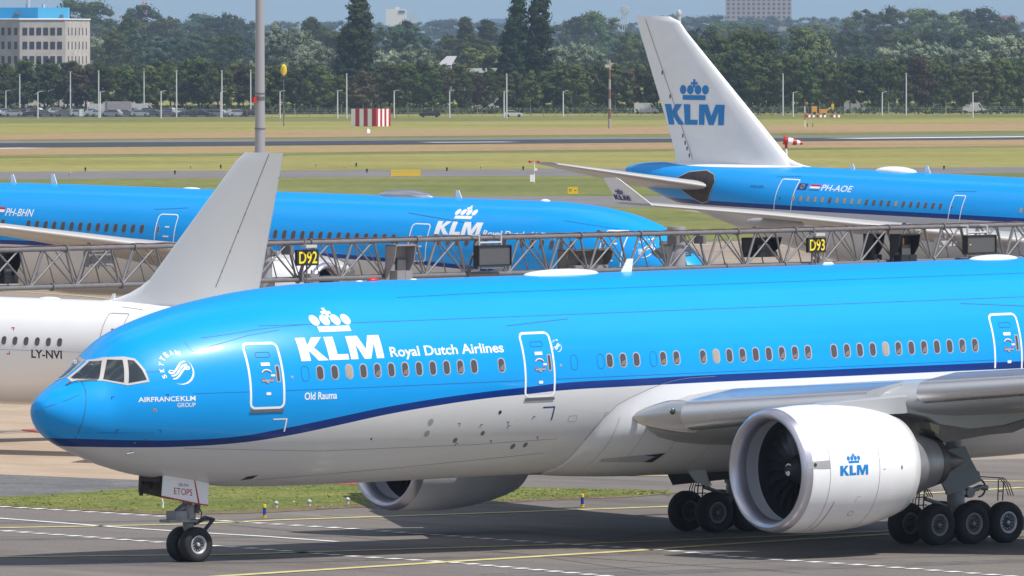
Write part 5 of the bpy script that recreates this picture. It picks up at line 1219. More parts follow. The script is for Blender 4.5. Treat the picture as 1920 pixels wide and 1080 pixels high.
    q = MB(); q.tube((0, 0, 0), (0, 0, 40*D/FPX), .05); q.box((-.25, 0, .55), (.5, .3, .8)); q.box((.15, 0, 1.55), (.35, .3, .3)); q.build('pole', M['white'], r)
    q = MB(); q.box((0, 0, 40*D/FPX), (1.1, .06, .06)); q.blob((-.5, 0, 40*D/FPX), (.2, .15, .15)); q.blob((.45, 0, 40*D/FPX), (.2, .15, .15)); q.build('wind_cup', M['red'], r)
    # windsock
    D = 980; p = gd(1474, D); zt = zat(262, D); r = empty('windsock', p, (0, 0, -YAW), label='red and white windsock on a banded mast right of the tail fin', cat='windsock')
    q = MB()
    n = 8
    for i in range(n): q.tube((0, 0, zt/n*i), (0, 0, zt/n*(i+1)), .13 if i > 3 else .10, n=8, m=i % 2)
    q.build('pole', [M['white'], M['red']], r)
    q = MB(); q.tube((-.2, 0, zt), (-.2, 0, zt+.5), .03); q.lathe([(0, .38), (0.02, .40), (.45, .36, 1), (.9, .32, 0), (1.3, .26, 1), (1.6, .18, 0), (1.85, .13, 0)], (-.25, 0, zt-.05), (1, 0, -.16), 14, m=0); q.build('fabric_sleeve', [M['red'], M['white']], r)
    # red and white runway equipment hut
    D = 303480/(237-85.1); sc = D/FPX; p = gd(692, D)
    r = empty('equipment_hut', p, (0, 0, -YAW), label='red and white striped equipment hut on the far grass', cat='hut')
    wl, wr, H_ = 47*sc, 27*sc, 33*sc
    a = Vector((13*sc, 0, 0)); l_ = Vector((-47*sc, 3.2, 0)); r2 = Vector((27*sc, 3.5, 0))
    for nm, v_, n in (('wall', l_, 6), ('wall', r2, 7)):
        q = MB()
        for k in range(n):
            p0, p1 = a+v_*(k/n), a+v_*((k+1)/n)
            q.add([p0, p1, p1+Vector((0, 0, H_)), p0+Vector((0, 0, H_))], [(0, 1, 2, 3)], k % 2)
        q.build(nm, [M['red2'], M['white']], r)
    q = MB(); q.prism([(0, 0), (l_.x, l_.y), (l_.x+r2.x, l_.y+r2.y), (r2.x, r2.y)], lambda x, y, t: (a.x+x, y, H_-.02+t), .1); q.build('roof', M['red2'], r)
    D2 = 303480/(249.5-85.1); p = gd(690, D2); q = MB(); q.box((0, 0, .35), (.7, .4, .7)); q.tube((0, 0, 0), (0, 0, 1.0), .08); tag(q.build('sensor_box', M['white'], None, p), 'small white sensor box in front of the striped hut', 'box')
    # yellow hooded lamp on a dark pole
    D = 2000; p = gd(532, D); sc = D/FPX; r = empty('hooded_beacon', p, (0, 0, -YAW), label='tall thin dark pole with a bright yellow hood', cat='beacon')
    z = zat(142, D); q = MB(); q.tube((0, 0, 0), (0, 0, z), .10, .07); q.build('pole', M['sill'], r)
    q = MB(); q.blob((0, 0, z+1.1), (.62, .5, 1.15), n=14, k=8); q.box((.12, -.45, z+1.0), (.35, .2, 1.7)); q.build('hood', M['yel'], r); q = MB(); q.box((0, 0, z-.1), (1.0, .5, .25)); q.build('base_plate', M['sill'], r)
    # red and white lattice mast seen through the exhaust
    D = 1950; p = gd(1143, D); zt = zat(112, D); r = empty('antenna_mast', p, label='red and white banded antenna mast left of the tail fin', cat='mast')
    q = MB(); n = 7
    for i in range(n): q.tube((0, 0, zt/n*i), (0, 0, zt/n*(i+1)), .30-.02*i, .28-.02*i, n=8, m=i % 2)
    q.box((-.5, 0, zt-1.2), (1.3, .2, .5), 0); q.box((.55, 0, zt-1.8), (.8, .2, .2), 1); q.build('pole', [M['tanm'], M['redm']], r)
    # small edge lights along the far taxiway
    for i, (u, v) in enumerate(((131, 331), (328, 327), (414, 316), (358, 317), (688, 323.5), (838, 321), (902, 318), (981, 319), (1068, 317), (593, 313), (668, 312.5), (160, 321), (646, 318), (1770, 318))):
        p = gp(u, v); q = MB(); q.tube((0, 0, 0), (0, 0, .35), .09, n=8); q.blob((0, 0, .38), (.14, .14, .12)); c_ = M['blackbox'] if i % 3 else M['tan']
        tag(q.build('taxiway_light', c_, None, p), 'small dark edge light beside the far taxiway', 'light', 'edge lights along the far taxiway')
M['tanm'] = mat('hazed_mast_white', (.36, .33, .30), .7); M['redm'] = mat('hazed_mast_red', (.20, .10, .085), .7); M['red2'] = mat('hut_red', (.42, .02, .035), .6); M['redf'] = mat('mast_red', (.30, .07, .06), .7)  # antenna mast colours muted to paint in the haze and exhaust blur
small_things()

# ------------------------------------------------------------ trees
def leafmat(name, c, v=.35):
    # every tree its own shade of the same leaf colour
    m = mat(name, c, .75, noise=v, nscale=2.2, spec=.15); t = m.node_tree; p = t.nodes['Principled BSDF']
    oi = t.nodes.new('ShaderNodeObjectInfo'); mr = t.nodes.new('ShaderNodeMapRange'); mr.inputs[3].default_value = .62; mr.inputs[4].default_value = 1.35
    t.links.new(oi.outputs['Random'], mr.inputs[0]); src = p.inputs['Base Color'].links[0].from_socket
    sc = t.nodes.new('ShaderNodeVectorMath'); sc.operation = 'SCALE'; t.links.new(src, sc.inputs[0]); t.links.new(mr.outputs[0], sc.inputs['Scale'])
    hs = t.nodes.new('ShaderNodeHueSaturation'); m2 = t.nodes.new('ShaderNodeMapRange'); m2.inputs[3].default_value = .47; m2.inputs[4].default_value = .525
    ml = t.nodes.new('ShaderNodeMath'); ml.operation = 'MULTIPLY'; ml.inputs[1].default_value = 7.31; fr_ = t.nodes.new('ShaderNodeMath'); fr_.operation = 'FRACT'
    t.links.new(oi.outputs['Random'], ml.inputs[0]); t.links.new(ml.outputs[0], fr_.inputs[0]); t.links.new(fr_.outputs[0], m2.inputs[0]); t.links.new(m2.outputs[0], hs.inputs['Hue'])
    t.links.new(sc.outputs[0], hs.inputs['Color']); t.links.new(hs.outputs[0], p.inputs['Base Color'])
    return m
LEAF = dict(dark=leafmat('dark_leaves', (.040, .060, .018)), mid=leafmat('green_leaves', (.062, .098, .022)), olive=leafmat('olive_leaves', (.082, .104, .026)),
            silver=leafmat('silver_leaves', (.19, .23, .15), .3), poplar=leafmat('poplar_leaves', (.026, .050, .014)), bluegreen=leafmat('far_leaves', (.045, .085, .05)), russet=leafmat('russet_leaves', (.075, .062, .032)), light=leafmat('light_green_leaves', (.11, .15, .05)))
M['bark'] = mat('bark', (.10, .09, .08), .9, noise=.3, nscale=3); M['birch'] = mat('pale_bark', (.36, .34, .31), .9, noise=.4, nscale=3)
def crown_mesh(kind, seed, leaf=.55):
    # leaf sprays on many small clumps inside an uneven envelope; unit tree: height 1, crown radius about .3
    rnd = random.Random(seed); mb = MB(); cl = []
    if kind == 'round': N = 48; env = lambda t: .34*math.sin(PI*min(1, .12+t*.86))**.6
    elif kind == 'column': N = 210; env = lambda t: .120*(math.sin(PI*min(1, .12+t*.86))**.42)*(1.1-.28*t)
    elif kind == 'birch': N = 44; env = lambda t: .27*math.sin(PI*min(1, .10+t*.88))**.75
    else: N = 64; env = lambda t: .42*math.sin(PI*min(1, .2+t*.75))**.5
    z0 = {'round': .20, 'column': .04, 'birch': .20, 'wide': .12}[kind]
    for _ in range(N):
        t = rnd.random()**.9; r = env(t)*(rnd.random()**.45)*rnd.uniform(.75, 1.12); a = rnd.uniform(0, 2*PI)
        cr = (.085 if kind != 'column' else .045)*rnd.uniform(.5, 1.3)
        cl.append((Vector((r*math.cos(a), r*math.sin(a), z0+(1-z0-cr*.5)*t)), cr))
    for c, cr in cl:
        k = int(70*(cr/.1)**1.5)+16; sx_, sy_, sz_ = rnd.uniform(.75, 1.3), rnd.uniform(.75, 1.3), rnd.uniform(.6, .95)
        # rough inner mass of the clump
        n_, k_ = 7, 5; P = []
        for j in range(k_+1):
            for i in range(n_):
                a, b_ = PI*j/k_, 2*PI*i/n_+j*.4; q = cr*.62*rnd.uniform(.7, 1.2)
                P.append(c+Vector((q*sx_*math.sin(a)*math.cos(b_), q*sy_*math.sin(a)*math.sin(b_), q*sz_*math.cos(a))))
        mb.add(P, [(j*n_+i, (j+1)*n_+i, (j+1)*n_+(i+1) % n_, j*n_+(i+1) % n_) for j in range(k_) for i in range(n_)])
        for _ in range(k):
            d = Vector((rnd.gauss(0, 1), rnd.gauss(0, 1), rnd.gauss(0, .9))).normalized(); rr = cr*rnd.uniform(.6, 1.22)
            p = c+Vector((d.x*sx_, d.y*sy_, d.z*sz_))*rr; s = leaf*rnd.uniform(.5, 1.25)
            nrm = (d*1.5+Vector((c.x*1.0, c.y*1.0, .25))+Vector((rnd.gauss(0, .28), rnd.gauss(0, .28), rnd.gauss(0, .28)))).normalized(); u = nrm.orthogonal().normalized(); u = Matrix.Rotation(rnd.uniform(0, PI), 3, nrm) @ u; w_ = nrm.cross(u)
            mb.add([p-u*s*.5, p-w_*s*.36, p+u*s*.5, p+w_*s*.36], [(0, 1, 2, 3)])
    return mb
def trunk_mesh(kind, seed):
    rnd = random.Random(seed); mb = MB(); r = .012 if kind == 'birch' else .02
    mb.tube((0, 0, -.01), (0, 0, .5), r, r*.55, n=6)
    for _ in range(6 if kind != 'column' else 3):
        z = rnd.uniform(.18, .5); a = rnd.uniform(0, 2*PI); l_ = rnd.uniform(.12, .22); mb.tube((0, 0, z), (l_*math.cos(a)*.8, l_*math.sin(a)*.8, z+l_), r*.45, r*.2, n=5)
    return mb
CM = {}; 
for kind, nv, leaf in (('round', 4, .036), ('column', 2, .022), ('birch', 6, .040), ('wide', 4, .028)):
    for i in range(nv): CM[(kind, i)] = (crown_mesh(kind, 10+i, leaf).mesh(kind+'_crown'), trunk_mesh(kind, 20+i).mesh('trunk'))
def lod(me, m):
    key = (me.name, m.name)
    if key not in _lod: q = me.copy(); q.materials.clear(); q.materials.append(m); _lod[key] = q
    return _lod[key]
_lod = {}
def tree(name, u, D, vtop, kind, leafm, label, group=None, wscale=1.0, rnd=random, vbase=None, bark='bark', cat='tree'):
    p = gd(u, D); h = zat(vtop, D); r = empty(name, p, (0, 0, rnd.uniform(0, 2*PI)), label=label, cat=cat, group=group)
    n = {'round': 4, 'column': 2, 'birch': 6, 'wide': 4}[kind]; a, b = CM[(kind, rnd.randrange(n))]
    r.scale = (h*wscale, h*wscale, h)
    for nm, me, mm in (('crown', a, LEAF[leafm]), ('trunk', b, M[bark])):
        o = bpy.data.objects.new(nm, lod(me, mm)); col.objects.link(o); o.parent = r
    return r
def forest():
    rnd = random.Random(42)
    # front belt of birches and small broadleaves
    u = -30
    tops = [(0, 124), (60, 112), (160, 115), (260, 122), (340, 112), (440, 116), (500, 126), (560, 122), (640, 128), (700, 126), (780, 118), (860, 124), (940, 132), (1020, 122), (1100, 118), (1200, 122), (1290, 100), (1380, 90), (1450, 108), (1540, 110), (1640, 108), (1720, 108), (1800, 116), (1920, 112)]
    def top(u):
        u = min(max(u, 0), 1920)
        for a, b in zip(tops, tops[1:]):
            if a[0] <= u <= b[0]: return a[1]+(b[1]-a[1])*(u-a[0])/(b[0]-a[0])
    while u < 1950:
        D = rnd.uniform(2330, 2400); lm = rnd.choice(['dark', 'mid', 'mid', 'olive', 'olive', 'russet'])
        if u < 480: D += 60
        tree('birch_tree', u, D, top(u)+rnd.uniform(-6, 14), 'birch', lm, 'slender dark green tree in the belt at the edge of the airfield', 'trees in the belt at the edge of the airfield', rnd.uniform(.85, 1.25), rnd, bark='birch' if rnd.random() < .6 else 'bark')
        u += rnd.uniform(17, 31)
    u = -20
    while u < 1940:
        D = rnd.uniform(2440, 2520); lm = rnd.choice(['dark', 'mid', 'dark', 'olive'])
        tree('broadleaf_tree', u, D, top(u)+rnd.uniform(-8, 8), 'round', lm, 'dense dark broadleaf tree in the second row behind the belt', 'broadleaf trees behind the belt', rnd.uniform(.9, 1.3), rnd)
        u += rnd.uniform(22, 40)
    # middle distance masses
    mids = [(125, 22, 'dark'), (150, 0, 'dark'), (185, 6, 'dark'), (205, 40, 'mid'), (225, 62, 'mid'), (250, 58, 'bluegreen'), (272, 12, 'dark'), (300, 28, 'dark'), (325, 34, 'dark'), (345, 40, 'bluegreen'), (375, 28, 'bluegreen'), (405, 34, 'dark'), (430, 28, 'bluegreen'), (455, 44, 'bluegreen'),
            (175, 70, 'silver'), (215, 60, 'olive'), (250, 78, 'mid'), (290, 70, 'bluegreen'), (320, 72, 'bluegreen'), (370, 68, 'bluegreen'), (420, 66, 'dark'), (460, 70, 'bluegreen'),
            (610, 52, 'dark'), (640, 60, 'dark'), (705, 62, 'dark'), (730, 52, 'mid'), (760, 50, 'bluegreen'), (795, 62, 'bluegreen'), (830, 68, 'dark'), (870, 66, 'mid'), (900, 74, 'dark'), (925, 78, 'bluegreen'),
            (1060, 44, 'dark'), (1085, 34, 'dark'), (1110, 24, 'mid'), (1135, 30, 'mid'), (1165, 60, 'bluegreen'), (1180, 72, 'mid'), (1205, 64, 'mid'), (1240, 78, 'dark'),
            (1320, 52, 'dark'), (1355, 44, 'mid'), (1390, 42, 'mid'), (1420, 46, 'dark'), (1440, 60, 'dark'), (1470, 70, 'bluegreen'), (1500, 52, 'light'), (1530, 48, 'light'), (1560, 62, 'bluegreen'), (1590, 60, 'dark'), (1625, 22, 'mid'), (1655, 16, 'dark'), (1690, 20, 'mid'), (1720, 18, 'light'), (1750, 22, 'mid'), (1785, 22, 'light'), (1820, 18, 'dark'), (1850, 18, 'dark'), (1880, 36, 'dark'), (1610, 60, 'bluegreen'), (1660, 56, 'dark'), (1700, 60, 'mid'), (1750, 58, 'dark'), (1800, 60, 'dark'), (1850, 60, 'dark')]
    for u, v, lm in mids:
        low = v > 48
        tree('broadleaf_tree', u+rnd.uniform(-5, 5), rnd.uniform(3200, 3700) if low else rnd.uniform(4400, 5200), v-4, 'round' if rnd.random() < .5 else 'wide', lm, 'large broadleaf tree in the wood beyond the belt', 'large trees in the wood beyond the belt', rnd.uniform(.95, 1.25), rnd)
    big = [(1335, 62), (1372, 58), (1408, 56), (1440, 70), (1305, 78)]
    for i, (u, v) in enumerate(big):
        tree('oak_tree', u, 2420, v-2, 'wide', 'mid', 'big dark green crown right behind the tail fin, rising above the belt', 'big crowns behind the tail fin', .95, rnd)
    # silver willows
    for u, v in ((510, 84), (532, 48), (560, 56), (585, 78), (612, 92), (636, 104), (720, 96), (745, 98), (775, 84), (790, 92), (1046, 88), (1070, 82), (1092, 84), (1115, 96), (1665, 90), (1700, 84), (1735, 78), (1762, 86), (1800, 92), (1830, 96), (1850, 70), (1880, 66), (1910, 70)):
        tree('willow_tree', u, rnd.uniform(2560, 2640), v-3, 'wide', 'silver', 'silvery grey-green willow standing above the dark belt', 'silvery willows above the belt', rnd.uniform(.85, 1.05), rnd)
    for u, v in ((880, 88), (905, 92), (930, 84), (1500, 54), (1530, 58)):
        tree('broadleaf_tree', u, rnd.uniform(2650, 2700), v, 'round', 'light', 'light green rounded tree among darker ones', 'light green trees', 1.0, rnd)
    # poplars
    for u, v, ws, lab in ((672, -14, 1.08, 'tall dark poplar column just right of the lighting mast'), (652, 50, 1.35, 'broad lower poplar leaning on the tall one right of the lighting mast'), (972, -6, 1.0, 'left one of the pair of tall poplars left of the antenna mast'), (1012, -18, 1.0, 'right one of the pair of tall poplars left of the antenna mast'), (962, 44, 1.5, 'shorter poplar between the tall pair left of the antenna mast')):
        tree('poplar_tree', u, 2425, v, 'column', 'poplar', lab, None, ws, rnd)
    for u, v in ((240, 28), (234, 40), (586, 32), (577, 38), (764, 38), (873, 32), (912, 36), (918, 40)):
        tree('poplar_tree', u, 3600, v, 'column', 'dark', 'small dark conical treetop on the far skyline', 'small conical treetops on the skyline', 1.3, rnd)
    # far hazy wood
    u = -40
    while u < 1960:
        v = 42+6*math.sin(u*.013)+rnd.uniform(-4, 6)
        if 480 < u < 640: v = 40+rnd.uniform(-3, 4)
        if 1230 < u < 1620: v = 30+rnd.uniform(-4, 6)
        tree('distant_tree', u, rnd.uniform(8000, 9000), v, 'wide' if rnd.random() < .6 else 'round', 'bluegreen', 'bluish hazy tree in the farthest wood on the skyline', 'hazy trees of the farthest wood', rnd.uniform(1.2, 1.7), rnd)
        u += rnd.uniform(22, 40)
forest()
# undergrowth below the belt
def scrub():
    mb = MB(); rnd = random.Random(5)
    for _ in range(2600):
        u = rnd.uniform(-40, 1960); D = rnd.uniform(2360, 2560); p = gd(u, D); h = rnd.uniform(.5, 1.6)*(1 if u > 480 else .7)
        for _k in range(5):
            q = p+Vector((rnd.gauss(0, .8), rnd.gauss(0, .8), rnd.uniform(.1, h))); s = rnd.uniform(.3, .8)
            n_ = Vector((rnd.gauss(0, 1), rnd.gauss(0, 1), rnd.gauss(.4, 1))).normalized(); a = n_.orthogonal().normalized(); b = n_.cross(a)
            mb.add([q-a*s, q-b*s*.6, q+a*s, q+b*s*.6], [(0, 1, 2, 3)], 0 if rnd.random() < .7 else 1)
    o = mb.build('undergrowth', [LEAF['dark'], LEAF['olive']], None, fix=False, kind='stuff'); tag(o, 'low dark undergrowth between the trunks of the tree belt', 'bushes')
scrub()
# ------------------------------------------------------------ parked cars and far vehicles
def carmat(n, c): return mat(n, c, .3, coat=.5, metal=.2)
CARC = [carmat('black_car_paint', (.02, .02, .025)), carmat('grey_car_paint', (.10, .105, .12)), carmat('silver_car_paint', (.38, .40, .43)), carmat('blue_car_paint', (.03, .05, .12)), carmat('white_car_paint', (.62, .62, .62)), carmat('red_car_paint', (.25, .03, .03)), carmat('teal_car_paint', (.03, .09, .09))]
def car_proto(kind):
    L_, H_, W_ = {'hatch': (4.1, 1.5, 1.75), 'saloon': (4.6, 1.45, 1.8), 'van': (5.6, 2.5, 2.0), 'wagon': (4.8, 1.6, 1.85)}[kind]
    if kind == 'van': body = [(0, .35), (L_, .35), (L_, 1.0), (L_-.7, 1.25), (L_-1.5, H_), (.1, H_), (0, H_-.2)]; glass = [(L_-1.55, 1.3), (L_-.85, 1.3), (L_-1.5, 2.1), (L_-1.9, 2.15)]
    else:
        rb = .25 if kind != 'saloon' else 1.0
        body = [(0, .35), (L_, .32), (L_, .75), (L_-.2, .9), (L_-1.25, 1.0), (L_-1.95, H_), (rb+.5, H_), (.15, 1.0), (0, .8)]
        glass = [(.45+rb*.3, 1.02), (L_-1.3, 1.02), (L_-1.95, H_-.08), (rb+.55, H_-.08)]
    f = MB(); f.prism(body, lambda a, b, t: (a-L_/2, t-W_/2, b), W_); bm = f.mesh('body')
    g = MB()
    for yy in (-W_/2-.012, W_/2+.002): g.prism(glass, lambda a, b, t: (a-L_/2, yy+t, b), .01)
    gm = g.mesh('window')
    w_ = MB(); w_.lathe([(-.11, .01), (-.11, .30), (-.08, .34), (.08, .34), (.11, .30), (.11, .01)], (0, 0, 0), (0, 1, 0), 14); wm = w_.mesh('wheel')
    return bm, gm, wm, L_, W_
CP = {k: car_proto(k) for k in ('hatch', 'saloon', 'van', 'wagon')}
for k in CP: CP[k][1].materials.append(M['officeglass'] if 'officeglass' in M else M['pane']); CP[k][2].materials.append(M['tyre'])
def car(u, D, kind, ci, label, group=None, rot=0, cat='car'):
    p = gd(u, D); r = empty('parked_car' if kind != 'van' else 'van', p, (0, 0, -YAW+rot), label=label, cat=cat, group=group); bm, gm, wm, L_, W_ = CP[kind]
    b = bpy.data.objects.new('body', lod(bm, CARC[ci])); col.objects.link(b); b.parent = r
    g = bpy.data.objects.new('window', gm); col.objects.link(g); g.parent = b
    for sx_ in (-L_/2+.8, L_/2-.85):
        for sy in (-W_/2+.1, W_/2-.1): q = bpy.data.objects.new('wheel', wm); col.objects.link(q); q.parent = r; q.location = (sx_, sy, .34)
def vehicles():
    rnd = random.Random(9); GL = 'cars parked below the tree belt'
    u = -8
    names = ['black', 'dark grey', 'silver', 'dark blue', 'white', 'red', 'dark teal']
    row = 0
    for D, u0, st in ((2275, -8, 21), (2330, 6, 24)):
        u = u0
        while u < 476:
            ci = rnd.choice([0, 1, 1, 2, 3, 2, 2, 4, 6] if D < 2300 else [0, 1, 3, 2, 4, 6])
            car(u, D+rnd.uniform(-3, 3), rnd.choice(['hatch', 'saloon', 'wagon', 'wagon']), ci, names[ci]+' car in the %s row of the car park below the trees' % ('front' if D < 2300 else 'back'), GL, rnd.choice([0, PI])+rnd.uniform(-.5, .5)); u += st+rnd.uniform(3, 16)
    car(190, 2335, 'van', 4, 'white high-roof van in the car park beside the box trailer', cat='van')
    car(270, 2340, 'van', 4, 'white van right of the box trailer', cat='van')
    p = gd(230, 2330); r = empty('box_trailer', p, (0, 0, -YAW+.25), label='long grey box trailer with a lighter end wall in the car park', cat='trailer')
    q = MB(); q.box((-1, 0, 1.9), (5.6, 2.4, 2.3)); q.build('side_wall', M['grey'], r); q = MB(); q.box((1.83, -.05, 1.9), (.06, 2.3, 2.2)); q.build('end_wall', M['ltgrey'], r); q = MB(); q.tube((-2, -1, .4), (-2, 1, .4), .4, n=12); q.tube((0, -1, .4), (0, 1, .4), .4, n=12); q.build('wheel', M['tyre'], r)
    p = gd(152, 2268); q = MB(); q.box((0, 0, .9), (1.2, .4, 1.6)); tag(q.build('utility_cabinet', mat('pale_green_box', (.45, .55, .48), .6), None, p), 'pale green cabinet at the front of the car park', 'cabinet')
    car(806, 2250, 'saloon', 0, 'lone black car on the grass road right of the striped hut', rot=PI)
    car(963, 2255, 'hatch', 4, 'white car left of the antenna mast, below the poplars')
    car(1212, 2365, 'van', 4, 'white van partly hidden behind the tail fin', cat='van')
    car(1826, 2385, 'van', 4, 'white pickup-like van at the right below the trees', cat='van')
    car(1605, 2390, 'van', 2, 'pale van among the trunks right of the orange machine', cat='van')
    p = gd(1540, 2325); r = empty('construction_machine', p, (0, 0, -YAW), label='orange yellow construction machine below the trees at the right', cat='machine')
    q = MB(); q.box((-1.6, 0, 1.2), (1.2, 1.2, 1.6)); q.box((0.4, 0, .9), (1.8, 1.3, .9)); q.build('body', mat('machine_orange', (.75, .33, .02), .5), r)
    q = MB(); q.path([(1.0, 0, 1.0), (2.0, 0, 1.5), (2.6, 0, 2.1)], .18); q.box((2.55, 0, 1.9), (.6, .6, 1.2)); q.build('arm', mat('machine_yellow', (.8, .45, .02), .5), r)
    q = MB(); q.tube((-1.6, -.6, .4), (-1.6, .6, .4), .4); q.tube((.6, -.6, .4), (.6, .6, .4), .4); q.build('wheel', M['tyre'], r)
    for i, u in enumerate((1519, 1540, 1566)):
        p = gd(u, 2245); q = MB()
        for k in range(4): q.box((-.9+.6*k, 0, .3), (.6, .3, .5), k % 2)
        tag(q.build('road_barrier', [M['red2'], M['white']], None, p, ), 'small red and white road barrier in front of the orange machine', 'barrier', 'road barriers before the orange machine')
vehicles()
# ------------------------------------------------------------ lamp posts
def posts():
    def post(u, vt, vb, tall, lab, g):
        D = 303480/(min(vb, 222)-85.1); D = min(D, 2420); p = gd(u, D); h = zat(vt, D); r = empty('lamp_post', p, (0, 0, -YAW), label=lab, cat='lamp post', group=g)
        q = MB(); q.tube((0, 0, 0), (0, 0, h), .17, .13 if tall else .12, n=6); q.build('pole', M['pole'], r)
        q = MB()
        if tall: q.box((0, 0, h), (.35, .35, .3))
        else: q.tube((0, 0, h-.1), (.75, 0, h+.12), .07, n=5); q.box((.85, 0, h+.12), (.6, .25, .12))
        q.build('lamp_head', M['ltgrey'], r)
    for i, (u, a, b) in enumerate(((37, 140, 215), (132, 135, 213), (185, 133, 221), (270, 135, 212), (331, 133, 220), (416, 133, 221), (470, 132, 217), (650, 139, 222), (950, 139, 222), (1468, 139, 217), (1699, 138, 216))): post(u, a, b, True, 'tall straight white lamp post without an arm in front of the tree belt', 'tall white lamp posts')
    for u, a, b in ((11, 170, 212), (71, 172, 223), (164, 140, 180), (188, 172, 220), (302, 171, 222), (414, 172, 221), (525, 171, 222), (633, 170, 222), (739, 170, 221), (843, 170, 221), (945, 171, 221), (1056, 171, 219), (1487, 173, 219), (1654, 173, 217), (1824, 173, 221)): post(u, a, b, False, 'short white lamp post with a small arm in front of the tree belt', 'short white lamp posts')
    D = 303480/(238-85.1); p = gd(1509, D); q = MB(); n = 4; h = zat(186, D)
    for i in range(n): q.tube((0, 0, h/n*i), (0, 0, h/n*(i+1)), .09, n=6, m=i % 2)
    tag(q.build('marker_pole', [M['white'], M['redf']], None, p), 'thin red and white pole standing on the grass right of the tail fin', 'pole')
    for u, v in ((1514, 238), (1524, 238)):
        p = gp(u, v); q = MB(); q.tube((0, 0, 0), (0, 0, .7), .08, n=6); tag(q.build('short_post', M['blackbox'], None, p), 'short dark post beside the thin banded pole', 'post', 'short dark posts by the banded pole')
    # boundary fence
    r = empty('boundary_fence', gd(0, 2215), label='long thin wire fence in front of the car park and the tree belt', cat='fence'); A = gd(-60, 2215); B_ = gd(2000, 2330)
    q = MB(); n = 90; q.tube((0, 0, 0), (0, 0, 1.9), .05, n=4); pm = q.mesh('post'); pm.materials.append(M['steel'])
    for i in range(n+1): o = bpy.data.objects.new('post', pm); col.objects.link(o); o.parent = r; o.location = A.lerp(B_, i/n)-r.location
    q = MB()
    for z in (.5, 1.0, 1.5, 1.85): q.tube(A-r.location+Vector((0, 0, z)), B_-r.location+Vector((0, 0, z)), .025, n=4)
    q.build('wire', M['steel'], r)
posts()
